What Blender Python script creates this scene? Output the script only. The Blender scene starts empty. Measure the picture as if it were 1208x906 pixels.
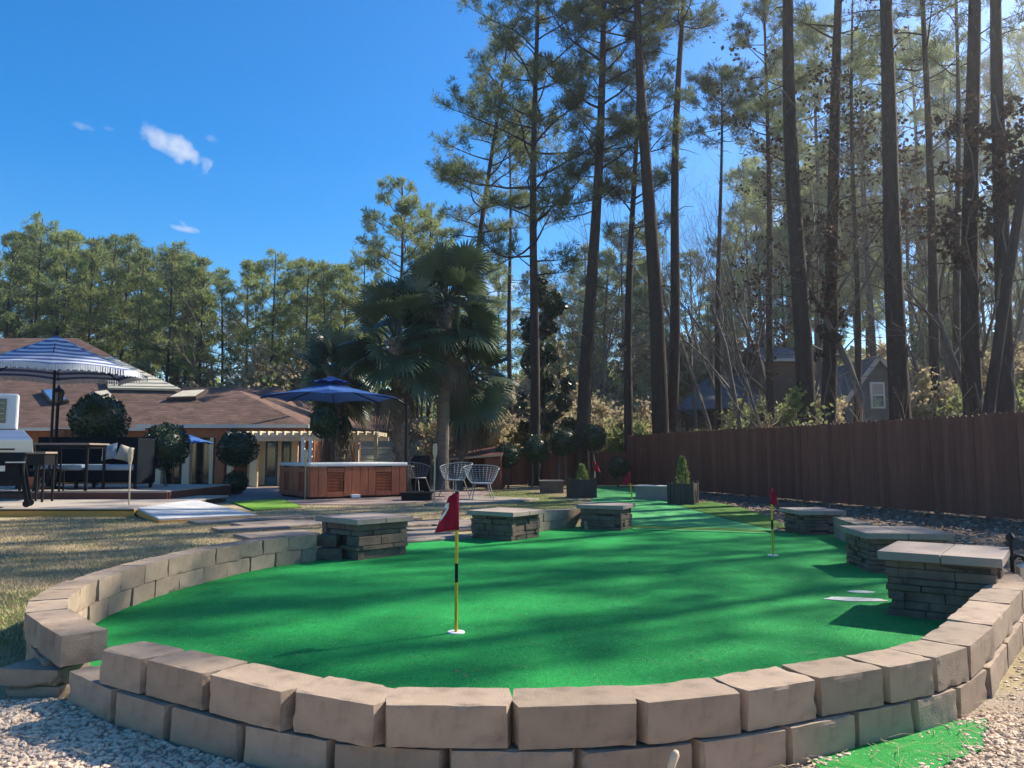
import bpy, bmesh, math, random
import numpy as np
from mathutils import Vector, Matrix, noise
R = math.radians
scene = bpy.context.scene
COL = scene.collection

# ---------------------------------------------------------------- camera
EYE = 1.10
PITCH = math.atan(84 / 905)
cam_d = bpy.data.cameras.new('camera')
cam = bpy.data.objects.new('camera', cam_d); COL.objects.link(cam)
cam.location = (0, 0, EYE)
cam.rotation_euler = (R(90) + PITCH, 0, 0)
cam_d.sensor_width = 36
cam_d.lens = 36 * 905 / 1208
cam_d.clip_start = 0.05
cam_d.clip_end = 2000
scene.camera = cam

# ---------------------------------------------------------------- world, sun, exposure
SUN_AZ, SUN_EL = 59, 38          # azimuth from +Y towards +X
def px_dir(px, py):
    f = Vector((0, math.cos(PITCH), math.sin(PITCH))); u = Vector((0, -math.sin(PITCH), math.cos(PITCH)))
    return (f * 905 + Vector((1, 0, 0)) * (px - 604) + u * (453 - py))
world = bpy.data.worlds.new('World'); scene.world = world
world.use_nodes = True
nt = world.node_tree
for n in list(nt.nodes): nt.nodes.remove(n)
wout = nt.nodes.new('ShaderNodeOutputWorld')
wbg = nt.nodes.new('ShaderNodeBackground'); wbg.inputs['Strength'].default_value = 0.095
sky = nt.nodes.new('ShaderNodeTexSky'); sky.sky_type = 'NISHITA'
sky.sun_disc = False
sky.sun_elevation = R(SUN_EL); sky.sun_rotation = R(SUN_AZ)
sky.altitude = 100; sky.air_density = 1.0; sky.dust_density = 0.35; sky.ozone_density = 2.2
hsv = nt.nodes.new('ShaderNodeHueSaturation'); hsv.inputs['Saturation'].default_value = 1.56
hsv.inputs['Hue'].default_value = 0.504
nt.links.new(sky.outputs[0], hsv.inputs['Color'])
# small clouds: patches of noise round fixed sky directions
tc = nt.nodes.new('ShaderNodeTexCoord')
nz = nt.nodes.new('ShaderNodeTexNoise'); nz.inputs['Scale'].default_value = 24; nz.inputs['Detail'].default_value = 7; nz.inputs['Roughness'].default_value = 0.62
nz2 = nt.nodes.new('ShaderNodeTexNoise'); nz2.inputs['Scale'].default_value = 60; nz2.inputs['Detail'].default_value = 5
nt.links.new(tc.outputs['Generated'], nz.inputs['Vector']); nt.links.new(tc.outputs['Generated'], nz2.inputs['Vector'])
def wmath(op, a, b=None, c=None):
    m = nt.nodes.new('ShaderNodeMath'); m.operation = op
    for i, v in enumerate((a, b, c)):
        if v is None: continue
        if isinstance(v, (int, float)): m.inputs[i].default_value = v
        else: nt.links.new(v, m.inputs[i])
    return m.outputs[0]
def wdot(vec):
    m = nt.nodes.new('ShaderNodeVectorMath'); m.operation = 'DOT_PRODUCT'
    nt.links.new(tc.outputs['Generated'], m.inputs[0]); m.inputs[1].default_value = vec
    return m.outputs['Value']
total = None
for (px, py, wpx, hpx, ang, amp) in ((199, 170, 40, 13, 24, 1.0), (95, 149, 19, 5, 6, .45), (128, 152, 6, 3, 0, .25), (224, 271, 16, 4, 8, .7), (250, 164, 6, 4, 20, .22), (216, 264, 7, 2.5, 40, .45),
                                     (950, 262, 70, 55, 20, .9), (570, 345, 40, 26, 0, .9), (700, 400, 70, 40, 0, .5),
                                     (1130, 420, 120, 70, 0, .7), (262, 385, 40, 16, 0, .6)):
    c = px_dir(px, py).normalized(); a = R(ang)
    r = Vector((0, 0, 1)).cross(c).normalized() * -1; u = c.cross(r) * -1
    if u.z < 0: u = -u
    ax = r * math.cos(a) - u * math.sin(a); ay = r * math.sin(a) + u * math.cos(a)
    fx = wmath('MULTIPLY', wdot(ax), 905 / wpx); fy = wmath('MULTIPLY', wdot(ay), 905 / hpx)
    fx = wmath('MULTIPLY_ADD', nz2.outputs['Fac'], 1.6, wmath('SUBTRACT', fx, .8))
    q = wmath('ADD', wmath('MULTIPLY', fx, fx), wmath('MULTIPLY', fy, fy))
    q = wmath('SUBTRACT', 1.0, q)
    q = wmath('MULTIPLY_ADD', wmath('SUBTRACT', nz.outputs['Fac'], .53), 4.2, q)
    q = wmath('MULTIPLY', wmath('SMOOTH_MIN', wmath('MAXIMUM', wmath('MULTIPLY', q, .55), 0), 1.0, .2), amp)
    # only the hemisphere that holds the cloud
    q = wmath('MULTIPLY', q, wmath('GREATER_THAN', wdot(c), .9))
    total = q if total is None else wmath('MAXIMUM', total, q)
mixc = nt.nodes.new('ShaderNodeMixRGB'); mixc.inputs['Color2'].default_value = (4.6, 4.75, 5.0, 1)
nt.links.new(total, mixc.inputs['Fac']); nt.links.new(hsv.outputs[0], mixc.inputs['Color1'])
nt.links.new(mixc.outputs[0], wbg.inputs['Color']); nt.links.new(wbg.outputs[0], wout.inputs['Surface'])

sd = bpy.data.lights.new('sun', 'SUN'); sd.energy = 5.0; sd.angle = R(0.53); sd.color = (1.0, .92, .79)
sun = bpy.data.objects.new('sun', sd); COL.objects.link(sun)
SUN = Vector((math.sin(R(SUN_AZ)) * math.cos(R(SUN_EL)), math.cos(R(SUN_AZ)) * math.cos(R(SUN_EL)), math.sin(R(SUN_EL))))
sun.rotation_euler = SUN.to_track_quat('Z', 'Y').to_euler()
sun.location = (20, 12, 30)
vs = scene.view_settings
vs.view_transform = 'Standard'; vs.look = 'None'; vs.exposure = 1.15; vs.gamma = 1.0; vs.use_curve_mapping = False
scene.cycles.use_denoising = True
scene.cycles.max_bounces = 6
scene.cycles.diffuse_bounces = 3
scene.cycles.transparent_max_bounces = 8
scene.cycles.caustics_reflective = False; scene.cycles.caustics_refractive = False

# ---------------------------------------------------------------- helpers
def at(px, py, Y):
    """the point at depth Y (metres along +Y) that is seen at px, py of the photograph"""
    d = px_dir(px, py); return Vector((0, 0, EYE)) + d * (Y / d.y)
def G(px, py, z=0.0):
    """the point on the horizontal plane z seen at px, py"""
    d = px_dir(px, py); return Vector((0, 0, EYE)) + d * ((z - EYE) / d.z)

class MB:
    def __init__(s): s.v, s.f, s.m = [], [], []
    def add(s, vs, fs, mi=0):
        o = len(s.v); s.v += [tuple(v) for v in vs]
        for f in fs: s.f.append(tuple(i + o for i in f)); s.m.append(mi)
        return s
    def box(s, c, size, rz=0, mi=0, M=None, taper=0):
        x, y, z = (k / 2 for k in size); t = 1 - taper
        vs = [(-x,-y,-z),(x,-y,-z),(x,y,-z),(-x,y,-z),(-x*t,-y*t,z),(x*t,-y*t,z),(x*t,y*t,z),(-x*t,y*t,z)]
        if M is None: M = Matrix.Translation(c) @ Matrix.Rotation(rz, 4, 'Z')
        else: M = M @ Matrix.Translation(c) @ Matrix.Rotation(rz, 4, 'Z')
        vs = [M @ Vector(v) for v in vs]
        return s.add(vs, [(0,3,2,1),(4,5,6,7),(0,1,5,4),(1,2,6,5),(2,3,7,6),(3,0,4,7)], mi)
    def bar(s, a, b, w, h, mi=0, up=(0,0,1)):
        a, b = Vector(a), Vector(b); d = (b - a); L = d.length; d.normalize()
        u = Vector(up); r = d.cross(u)
        if r.length < 1e-4: r = d.cross(Vector((0,1,0)))
        r.normalize(); u = r.cross(d)
        vs = [p + r*(i*w/2) + u*(j*h/2) for p in (a, b) for i, j in ((-1,-1),(1,-1),(1,1),(-1,1))]
        return s.add(vs, [(0,3,2,1),(4,5,6,7),(0,1,5,4),(1,2,6,5),(2,3,7,6),(3,0,4,7)], mi)
    def tube(s, pts, rad, n=8, mi=0, cap=True):
        pts = [Vector(p) for p in pts]
        if not hasattr(rad, '__len__'): rad = [rad] * len(pts)
        vs = []; N = None
        for i, p in enumerate(pts):
            d = (pts[min(i+1, len(pts)-1)] - pts[max(i-1, 0)]).normalized()
            if N is None: N = d.orthogonal().normalized()
            else:
                N = N - d * N.dot(d)
                N = N.normalized() if N.length > 1e-5 else d.orthogonal().normalized()
            B = d.cross(N)
            for k in range(n):
                a = 2 * math.pi * k / n
                vs.append(p + (N * math.cos(a) + B * math.sin(a)) * rad[i])
        fs = [(i*n+k, i*n+(k+1) % n, (i+1)*n+(k+1) % n, (i+1)*n+k) for i in range(len(pts)-1) for k in range(n)]
        if cap: fs += [tuple(range(n))[::-1], tuple((len(pts)-1)*n+k for k in range(n))]
        return s.add(vs, fs, mi)
    def lathe(s, prof, c=(0,0,0), n=24, mi=0):
        c = Vector(c); vs = []
        for r, z in prof:
            for k in range(n):
                a = 2*math.pi*k/n; vs.append(c + Vector((r*math.cos(a), r*math.sin(a), z)))
        fs = [(i*n+k, i*n+(k+1)%n, (i+1)*n+(k+1)%n, (i+1)*n+k) for i in range(len(prof)-1) for k in range(n)]
        fs += [tuple(range(n))[::-1], tuple((len(prof)-1)*n+k for k in range(n))]
        return s.add(vs, fs, mi)
    def prism(s, poly, z0, z1, mi=0):
        n = len(poly)
        vs = [(p[0], p[1], z0) for p in poly] + [(p[0], p[1], z1) for p in poly]
        fs = [tuple(range(n))[::-1], tuple(range(n, 2*n))] + [(i, (i+1)%n, n+(i+1)%n, n+i) for i in range(n)]
        return s.add(vs, fs, mi)
    def slab(s, quad, t, mi=0):
        """a plate: any planar polygon thickened downwards along its normal"""
        q = [Vector(p) for p in quad]; nrm = (q[1]-q[0]).cross(q[2]-q[0]).normalized()
        if nrm.z < 0: nrm = -nrm
        n = len(q); vs = q + [p - nrm*t for p in q]
        return s.add(vs, [tuple(range(n)), tuple(range(n, 2*n))[::-1]] + [(i, n+i, n+(i+1)%n, (i+1)%n) for i in range(n)], mi)
    def build(s, name, mats, parent=None, smooth=False, bevel=0, loc=None, solid=0):
        me = bpy.data.meshes.new(name)
        me.from_pydata(s.v, [], s.f)
        if not isinstance(mats, (list, tuple)): mats = [mats]
        for m in mats: me.materials.append(m)
        if len(mats) > 1: me.polygons.foreach_set('material_index', s.m)
        bm = bmesh.new(); bm.from_mesh(me)
        bmesh.ops.recalc_face_normals(bm, faces=bm.faces)
        if bevel:
            es = [e for e in bm.edges if len(e.link_faces) == 2 and e.calc_face_angle(0) > .5]
            bmesh.ops.bevel(bm, geom=es, offset=bevel, segments=2, affect='EDGES', clamp_overlap=True, profile=.6)
        bm.to_mesh(me); bm.free()
        if smooth: me.polygons.foreach_set('use_smooth', [True]*len(me.polygons))
        me.update()
        return link(name, me, parent, loc)
def link(name, me, parent=None, loc=None):
    o = bpy.data.objects.new(name, me); COL.objects.link(o)
    if parent: o.parent = parent
    if loc is not None: o.location = loc
    return o
def tri_mesh(name, tris, mat, mat_idx=None):
    """tris: array (n,3,3) or quads (n,4,3)"""
    n, k, _ = tris.shape
    me = bpy.data.meshes.new(name)
    me.vertices.add(n*k); me.vertices.foreach_set('co', tris.astype(np.float32).ravel())
    me.loops.add(n*k); me.loops.foreach_set('vertex_index', np.arange(n*k, dtype=np.int32))
    me.polygons.add(n); me.polygons.foreach_set('loop_start', np.arange(0, n*k, k, dtype=np.int32))
    for m in (mat if isinstance(mat, (list, tuple)) else [mat]): me.materials.append(m)
    if mat_idx is not None: me.polygons.foreach_set('material_index', mat_idx.astype(np.int32))
    me.update(calc_edges=True)
    return me
def tag(o, label=None, cat=None, group=None, kind=None):
    if label: o['label'] = label
    if cat: o['category'] = cat
    if group: o['group'] = group
    if kind: o['kind'] = kind
    return o
def thing(name, label, cat, loc=(0,0,0), rz=0, group=None):
    o = bpy.data.objects.new(name, None); COL.objects.link(o)
    o.empty_display_size = .2
    o.location = loc; o.rotation_euler = (0, 0, rz)
    return tag(o, label, cat, group)
def dup(root, loc=None, rz=None, label=None, group=None, scale=None):
    r = root.copy(); COL.objects.link(r)
    if loc is not None: r.location = loc
    if rz is not None: r.rotation_euler = (0, 0, rz)
    if scale is not None: r.scale = (scale,)*3 if not hasattr(scale, '__len__') else scale
    if label: r['label'] = label
    if group: r['group'] = group
    for ch in list(root.children):
        c = ch.copy(); COL.objects.link(c); c.parent = r
        for g in list(ch.children):
            d = g.copy(); COL.objects.link(d); d.parent = c
    return r

# ---------------------------------------------------------------- materials
def mat(name, c1, c2=None, rough=.8, scale=6, bump=0, bscale=None, spec=.3, metal=0, rnd=0, coords='Object', stretch=(1,1,1), c3=None, c3_lo=.6, c3_hi=.7, c3_scale=None, trans=0, detail=6, sheen=0):
    m = bpy.data.materials.new(name); m.use_nodes = True
    t = m.node_tree; N, L = t.nodes, t.links
    p = N['Principled BSDF']; out = N['Material Output']
    p.inputs['Roughness'].default_value = rough; p.inputs['Metallic'].default_value = metal
    p.inputs['Specular IOR Level'].default_value = spec
    p.inputs['Sheen Weight'].default_value = sheen
    tcn = N.new('ShaderNodeTexCoord'); mp = N.new('ShaderNodeMapping'); mp.inputs['Scale'].default_value = stretch
    if coords == 'World':
        g = N.new('ShaderNodeNewGeometry'); L.new(g.outputs['Position'], mp.inputs['Vector'])
    else: L.new(tcn.outputs[coords], mp.inputs['Vector'])
    v = mp.outputs[0]
    if c2 is None: c2 = tuple(k*.8 for k in c1)
    def tex(sc, det=detail):
        q = N.new('ShaderNodeTexNoise'); q.inputs['Scale'].default_value = sc; q.inputs['Detail'].default_value = det; q.inputs['Roughness'].default_value = .65
        L.new(v, q.inputs['Vector']); return q.outputs['Fac']
    rp = N.new('ShaderNodeValToRGB'); rp.color_ramp.elements[0].position = .33; rp.color_ramp.elements[1].position = .67
    rp.color_ramp.elements[0].color = (*c1, 1); rp.color_ramp.elements[1].color = (*c2, 1)
    L.new(tex(scale), rp.inputs[0]); col = rp.outputs[0]
    if c3:
        r2 = N.new('ShaderNodeMapRange'); r2.inputs[1].default_value = c3_lo; r2.inputs[2].default_value = c3_hi
        L.new(tex(c3_scale or scale*4), r2.inputs[0])
        mx = N.new('ShaderNodeMixRGB'); mx.inputs['Color2'].default_value = (*c3, 1)
        L.new(r2.outputs[0], mx.inputs['Fac']); L.new(col, mx.inputs['Color1']); col = mx.outputs[0]
    if rnd:
        oi = N.new('ShaderNodeObjectInfo'); r3 = N.new('ShaderNodeMapRange')
        r3.inputs[3].default_value = 1-rnd; r3.inputs[4].default_value = 1+rnd
        L.new(oi.outputs['Random'], r3.inputs[0])
        mx = N.new('ShaderNodeVectorMath'); mx.operation = 'SCALE'
        L.new(col, mx.inputs[0]); L.new(r3.outputs[0], mx.inputs['Scale']); col = mx.outputs[0]
    L.new(col, p.inputs['Base Color'])
    if bump:
        b = N.new('ShaderNodeBump'); b.inputs['Strength'].default_value = min(1, bump); b.inputs['Distance'].default_value = .02
        L.new(tex(bscale or scale*5), b.inputs['Height']); L.new(b.outputs[0], p.inputs['Normal'])
    if trans:
        tr = N.new('ShaderNodeBsdfTranslucent'); L.new(col, tr.inputs['Color'])
        ms = N.new('ShaderNodeMixShader'); ms.inputs[0].default_value = trans
        L.new(p.outputs[0], ms.inputs[1]); L.new(tr.outputs[0], ms.inputs[2]); L.new(ms.outputs[0], out.inputs['Surface'])
    return m
M = {}
M['block'] = mat('wall_block', (.365,.272,.192), (.27,.20,.142), rough=.92, scale=5, bump=.3, bscale=130, rnd=.16, c3=(.165,.122,.092), c3_lo=.5, c3_hi=.8, c3_scale=9)
M['ledge'] = mat('ledge_stone', (.105,.077,.057), (.185,.132,.093), rough=.9, scale=7, bump=.7, bscale=35, rnd=.08, c3=(.20,.14,.10), c3_lo=.58, c3_hi=.7, c3_scale=5)
M['cap'] = mat('cap_slab', (.32,.255,.21), (.25,.20,.165), rough=.9, scale=6, bump=.3, bscale=70, rnd=.08, c3=(.2,.16,.14), c3_lo=.6, c3_hi=.8)
M['gap_shade'] = mat('shadow_gap', (.05,.042,.038), rough=1)  # near-black stands in for the shade seen through gaps between parts
M['fence'] = mat('fence_stain', (.115,.043,.029), (.080,.031,.022), rough=.75, scale=2.5, bump=.3, bscale=14, stretch=(3,3,.35), c3=(.11,.05,.035), c3_lo=.6, c3_hi=.75, c3_scale=8)
def fence_mat():
    """boards of one stain, each a little lighter, darker or greyer than the next"""
    m = mat('fence_boards', (.205,.072,.044), (.145,.052,.033), rough=.75, scale=2.2, bump=.35, bscale=13, stretch=(3,3,.3), c3=(.19,.11,.08), c3_lo=.56, c3_hi=.75, c3_scale=6)
    t = m.node_tree; N, L = t.nodes, t.links; p = N['Principled BSDF']; src = p.inputs['Base Color'].links[0].from_socket
    tc_ = N.new('ShaderNodeTexCoord'); s = N.new('ShaderNodeSeparateXYZ'); L.new(tc_.outputs['Object'], s.inputs[0])
    d = N.new('ShaderNodeMath'); d.operation = 'DIVIDE'; d.inputs[1].default_value = .142; L.new(s.outputs['X'], d.inputs[0])
    f = N.new('ShaderNodeMath'); f.operation = 'FLOOR'; L.new(d.outputs[0], f.inputs[0])
    w = N.new('ShaderNodeTexWhiteNoise'); w.noise_dimensions = '1D'; L.new(f.outputs[0], w.inputs['W'])
    r = N.new('ShaderNodeMapRange'); r.inputs[3].default_value = .8; r.inputs[4].default_value = 1.22; L.new(w.outputs['Value'], r.inputs[0])
    x = N.new('ShaderNodeVectorMath'); x.operation = 'SCALE'; L.new(src, x.inputs[0]); L.new(r.outputs[0], x.inputs['Scale']); L.new(x.outputs[0], p.inputs['Base Color'])
    return m
M['fence'] = fence_mat()
M['bark'] = mat('pine_bark', (.056,.039,.031), (.028,.021,.018), rough=.95, scale=5, bump=1, bscale=10, stretch=(1.6,1.6,.4), c3=(.11,.078,.058), c3_lo=.58, c3_hi=.7, c3_scale=9, rnd=.15)
M['greybark'] = mat('grey_bark', (.17,.145,.125), (.10,.085,.075), rough=.95, scale=5, bump=.6, stretch=(1,1,.3), rnd=.15)
M['needle'] = mat('pine_needles', (.105,.140,.055), (.17,.195,.075), rough=.6, scale=.9, trans=.48, rnd=.12, spec=.25, c3=(.16,.15,.06), c3_lo=.60, c3_hi=.75, c3_scale=1.7)
M['needle_dark'] = mat('pine_needles_deep', (.085,.115,.055), (.13,.155,.068), rough=.6, scale=.9, trans=.45, rnd=.12, spec=.25)
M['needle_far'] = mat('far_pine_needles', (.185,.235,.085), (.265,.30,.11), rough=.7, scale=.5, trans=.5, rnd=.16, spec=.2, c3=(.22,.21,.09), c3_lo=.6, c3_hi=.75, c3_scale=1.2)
M['dryleaf'] = mat('dry_leaves', (.50,.41,.26), (.34,.27,.155), rough=.8, scale=1.2, trans=.45, rnd=.2, c3=(.24,.27,.10), c3_lo=.5, c3_hi=.7, c3_scale=.8)
M['brownleaf'] = mat('brown_leaves', (.085,.052,.032), (.05,.036,.028), rough=.8, scale=1.2, trans=.25, rnd=.1)
M['broadleaf'] = mat('broad_leaves', (.022,.040,.016), (.04,.062,.022), rough=.32, scale=1.5, trans=.12, spec=.6, c3=(.075,.085,.03), c3_lo=.62, c3_hi=.72)
M['topiary'] = mat('topiary_leaves', (.022,.045,.018), (.04,.07,.025), rough=.4, scale=6, trans=.15, spec=.5, rnd=.1)
M['conifer'] = mat('young_conifer', (.24,.28,.09), (.16,.20,.065), rough=.6, scale=6, trans=.3)
M['greenleaf'] = mat('green_leaves', (.20,.235,.085), (.28,.30,.12), rough=.6, scale=1.1, trans=.45, rnd=.2)
M['palm'] = mat('palm_fronds', (.055,.092,.050), (.085,.125,.062), rough=.42, scale=1.1, trans=.22, spec=.5, c3=(.13,.13,.05), c3_lo=.64, c3_hi=.74, c3_scale=1.6)
M['palmdead'] = mat('dead_fronds', (.15,.12,.08), (.09,.07,.05), rough=.8, scale=3, trans=.2)
M['palmbark'] = mat('palm_trunk', (.20,.165,.13), (.11,.09,.075), rough=.95, scale=4, bump=.9, bscale=9, stretch=(1,1,2.2))
M['white'] = mat('white_paint', (.80,.79,.76), (.74,.73,.70), rough=.5, scale=3)
M['black'] = mat('black_metal', (.008,.008,.009), (.013,.013,.014), rough=.5, scale=8, spec=.15)
M['wicker'] = mat('dark_wicker', (.010,.014,.019), (.006,.008,.011), rough=.8, scale=40, bump=.3, bscale=60, spec=.05)
M['steel'] = mat('brushed_steel', (.62,.62,.62), (.5,.5,.5), rough=.34, scale=3, metal=.85, stretch=(.3,4,4))
M['ovenwhite'] = mat('pale_enamel', (.66,.66,.65), (.58,.58,.58), rough=.4, scale=3, spec=.5)
M['darkglass'] = mat('dark_glass', (.015,.018,.02), (.03,.035,.035), rough=.08, scale=4, spec=.8)
M['skyglass'] = mat('skylight_glass', (.10,.20,.36), (.08,.16,.30), rough=.07, scale=2, spec=.9)  # blue of the reflected sky is put into the base colour
M['cushion'] = mat('blue_grey_cushion', (.27,.36,.46), (.22,.30,.40), rough=.9, scale=4, bump=.15)
M['pillow'] = mat('pale_pillow', (.34,.38,.42), (.22,.28,.34), rough=.9, scale=9, bump=.2)
M['cream'] = mat('cream_paint', (.55,.47,.33), (.48,.40,.28), rough=.7, scale=2)
M['siding'] = mat('pale_siding', (.72,.64,.46), (.64,.56,.40), rough=.7, scale=2)
M['brick'] = mat('orange_brick', (.30,.12,.06), (.22,.085,.045), rough=.9, scale=5, bump=.3)
M['shingle'] = mat('brown_shingles', (.150,.085,.060), (.100,.058,.042), rough=.9, scale=1.2, bump=.5, bscale=14, c3=(.20,.125,.095), c3_lo=.55, c3_hi=.75, c3_scale=5)
def add_courses(m, pitch):
    """shingle courses: a dark line at each butt edge, and tabs that differ a little"""
    t = m.node_tree; N, L = t.nodes, t.links; p = N['Principled BSDF']; src = p.inputs['Base Color'].links[0].from_socket
    g = N.new('ShaderNodeNewGeometry'); s = N.new('ShaderNodeSeparateXYZ'); L.new(g.outputs['Position'], s.inputs[0])
    def mth(op, a, b):
        q = N.new('ShaderNodeMath'); q.operation = op
        for i, v in enumerate((a, b)):
            if isinstance(v, (int, float)): q.inputs[i].default_value = v
            elif v is not None: L.new(v, q.inputs[i])
        return q.outputs[0]
    row = mth('DIVIDE', s.outputs['Z'], pitch); fr = mth('FRACT', row, None); fl = mth('FLOOR', row, None)
    col = mth('FLOOR', mth('ADD', mth('MULTIPLY', mth('ADD', s.outputs['X'], s.outputs['Y']), 2.6), mth('MULTIPLY', fl, .37)), None)
    cv = N.new('ShaderNodeCombineXYZ'); L.new(fl, cv.inputs[0]); L.new(col, cv.inputs[1])
    w = N.new('ShaderNodeTexWhiteNoise'); L.new(cv.outputs[0], w.inputs['Vector'])
    k = mth('MULTIPLY', mth('ADD', mth('MULTIPLY', w.outputs['Value'], .5), .75), mth('SUBTRACT', 1.0, mth('MULTIPLY', mth('LESS_THAN', fr, .22), .45)))
    x = N.new('ShaderNodeVectorMath'); x.operation = 'SCALE'; L.new(src, x.inputs[0]); L.new(k, x.inputs['Scale']); L.new(x.outputs[0], p.inputs['Base Color'])
add_courses(M['shingle'], .085)
M['gutter'] = mat('pale_gutter', (.55,.52,.47), (.47,.44,.40), rough=.5, scale=2)
M['metalroof'] = mat('tan_metal_roof', (.64,.56,.41), (.54,.47,.34), rough=.5, scale=1.5)
M['bluedoor'] = mat('blue_door', (.05,.16,.28), (.04,.12,.22), rough=.4, scale=2)
M['tubwood'] = mat('cedar_panels', (.38,.12,.055), (.27,.08,.04), rough=.45, scale=3, stretch=(5,5,.5), bump=.15, c3=(.45,.17,.08), c3_lo=.55, c3_hi=.7, c3_scale=4)
M['tubrim'] = mat('tub_shell', (.72,.71,.68), (.66,.65,.62), rough=.35, scale=3)
M['navy'] = mat('blue_canopy', (.06,.17,.46), (.05,.145,.41), rough=.85, scale=2, trans=.35)
M['stripe_blue'] = mat('canopy_stripe_blue', (.13,.17,.36), rough=.9, trans=.3)
M['stripe_white'] = mat('canopy_stripe_white', (.66,.68,.72), (.60,.63,.68), rough=.9, trans=.3)
M['deckred'] = mat('red_deck_boards', (.13,.045,.03), (.09,.032,.024), rough=.6, scale=3, stretch=(.4,5,1))
M['decktop'] = mat('weathered_deck', (.40,.34,.28), (.32,.27,.22), rough=.8, scale=3, stretch=(.4,5,1), bump=.2)
M['deckyellow'] = mat('raw_pine_board', (.56,.28,.065), (.46,.23,.05), rough=.7, scale=3, stretch=(.4,4,4))
M['whiteboard'] = mat('white_deck_boards', (.56,.54,.51), (.48,.46,.44), rough=.6, scale=2, stretch=(.5,4,1))
M['paver'] = mat('paver_slab', (.27,.215,.17), (.20,.16,.13), rough=.92, scale=5, bump=.3, bscale=60, rnd=.12)
M['patio'] = mat('paved_patio', (.30,.22,.19), (.24,.18,.16), rough=.9, scale=3, coords='World', bump=.3)
M['planter'] = mat('planter_wood', (.075,.055,.045), (.05,.038,.032), rough=.8, scale=4, stretch=(3,3,.5), bump=.2)
M['concrete'] = mat('pale_concrete', (.30,.25,.205), (.24,.20,.165), rough=.9, scale=4, bump=.2)
M['soil'] = mat('soil', (.06,.042,.03), (.035,.027,.02), rough=1, scale=14, bump=.6)
M['red'] = mat('red_flag_cloth', (.46,.012,.045), (.38,.010,.036), rough=.75, scale=8, trans=.28)
M['yellow'] = mat('yellow_pole', (.62,.44,.035), (.56,.38,.03), rough=.45, scale=8)
M['cup'] = mat('white_cup', (.78,.77,.72), (.70,.69,.64), rough=.5, scale=8)
M['bamboo'] = mat('bamboo', (.58,.46,.30), (.48,.37,.23), rough=.6, scale=12)
M['shedwood'] = mat('red_brown_boards', (.20,.065,.04), (.14,.048,.03), rough=.8, scale=3, stretch=(4,4,.5))
M['tanboard'] = mat('bare_board', (.50,.33,.22), (.42,.28,.18), rough=.8, scale=3)
M['greyhouse'] = mat('grey_siding', (.20,.20,.195), (.165,.165,.16), rough=.8, scale=2)
M['greyroof'] = mat('grey_shingles', (.13,.13,.135), (.09,.09,.10), rough=.9, scale=2, bump=.4)
M['bluegreyroof'] = mat('blue_grey_roof', (.10,.105,.12), (.06,.065,.075), rough=.8, scale=3, bump=.4)
M['brownhouse'] = mat('brown_siding', (.15,.09,.065), (.11,.068,.05), rough=.85, scale=2)
M['floodhead'] = mat('pale_lamp_head', (.58,.53,.42), (.52,.47,.37), rough=.5, scale=3)
M['stone_w'] = mat('pale_gravel', (.72,.55,.40), (.52,.385,.27), rough=.85, scale=30, coords='World', c3=(.20,.155,.125), c3_lo=.56, c3_hi=.68, c3_scale=45)
M['stone_d'] = mat('bed_stones', (.37,.28,.205), (.23,.17,.125), rough=.9, scale=14, coords='World', c3=(.5,.46,.42), c3_lo=.56, c3_hi=.66, c3_scale=11)
M['litter'] = mat('leaf_litter', (.24,.16,.10), (.13,.09,.06), rough=.9, scale=9, coords='World', c3=(.28,.19,.11), c3_lo=.55, c3_hi=.65, c3_scale=20)
M['straw'] = mat('dry_grass', (.46,.36,.21), (.34,.27,.15), rough=.85, scale=1.1, coords='World', trans=.25, c3=(.17,.20,.055), c3_lo=.56, c3_hi=.7, c3_scale=.8)
M['chairwire'] = mat('white_wire', (.27,.27,.255), (.22,.225,.215), rough=.5, scale=4)
M['chairblue'] = mat('pale_blue_mesh', (.34,.38,.40), (.28,.32,.34), rough=.6, scale=14)
M['lampglass'] = mat('lantern_glass', (.12,.12,.11), (.08,.08,.08), rough=.15, spec=.7)
M['orangepot'] = mat('terracotta', (.46,.17,.07), (.40,.14,.06), rough=.8)
# ================================================================ GROUND
rng = np.random.default_rng(7); rnd = random.Random(11)
def sstep(a, b, x):
    t = np.clip((x - a) / (b - a), 0, 1); return t*t*(3-2*t)
FA, FB = Vector((8.55, 12.75)), Vector((4.25, 28.4))          # line of the tall fence
fd = (FB - FA).normalized(); fn = Vector((fd.y, -fd.x))        # fn points away from the yard
def beyond(x, y): return (x-FA.x)*fn.x + (y-FA.y)*fn.y
def height(x, y):
    x = np.asarray(x, float); y = np.asarray(y, float)
    h = sstep(1.5, 24, beyond(x, y)) * 3.8 * sstep(8, 20, y + .6*x)
    h = np.maximum(h, sstep(32, 60, y) * 1.6 * sstep(-6, 6, x))
    h = h - .15 * sstep(22, 27, y) * (1 - sstep(-3, 1, x))
    h = h - .05 * np.exp(-((x+3.15)**2 + (y-4.05)**2) / .55)
    return h
def hz(x, y): return float(height(x, y))
def graded(a, b, c0, c1, fine, coarse_n):
    f = np.arange(c0, c1, fine)
    lo = c0 - (np.linspace(0, 1, coarse_n+1)[1:]**2.2) * (c0-a); hi = c1 + (np.linspace(0, 1, coarse_n+1)**2.2) * (b-c1)
    return np.concatenate([lo[::-1], f, hi])
gx = graded(-400, 400, -7, 11, .22, 34); gy = graded(-30, 900, 1.0, 20, .22, 40)
X, Y = np.meshgrid(gx, gy, indexing='ij'); Z = height(X, Y)
nx, ny = X.shape
me = bpy.data.meshes.new('ground')
idx = np.arange(nx*ny).reshape(nx, ny)
quads = np.stack([idx[:-1,:-1], idx[1:,:-1], idx[1:,1:], idx[:-1,1:]], -1).reshape(-1, 4)
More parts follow.
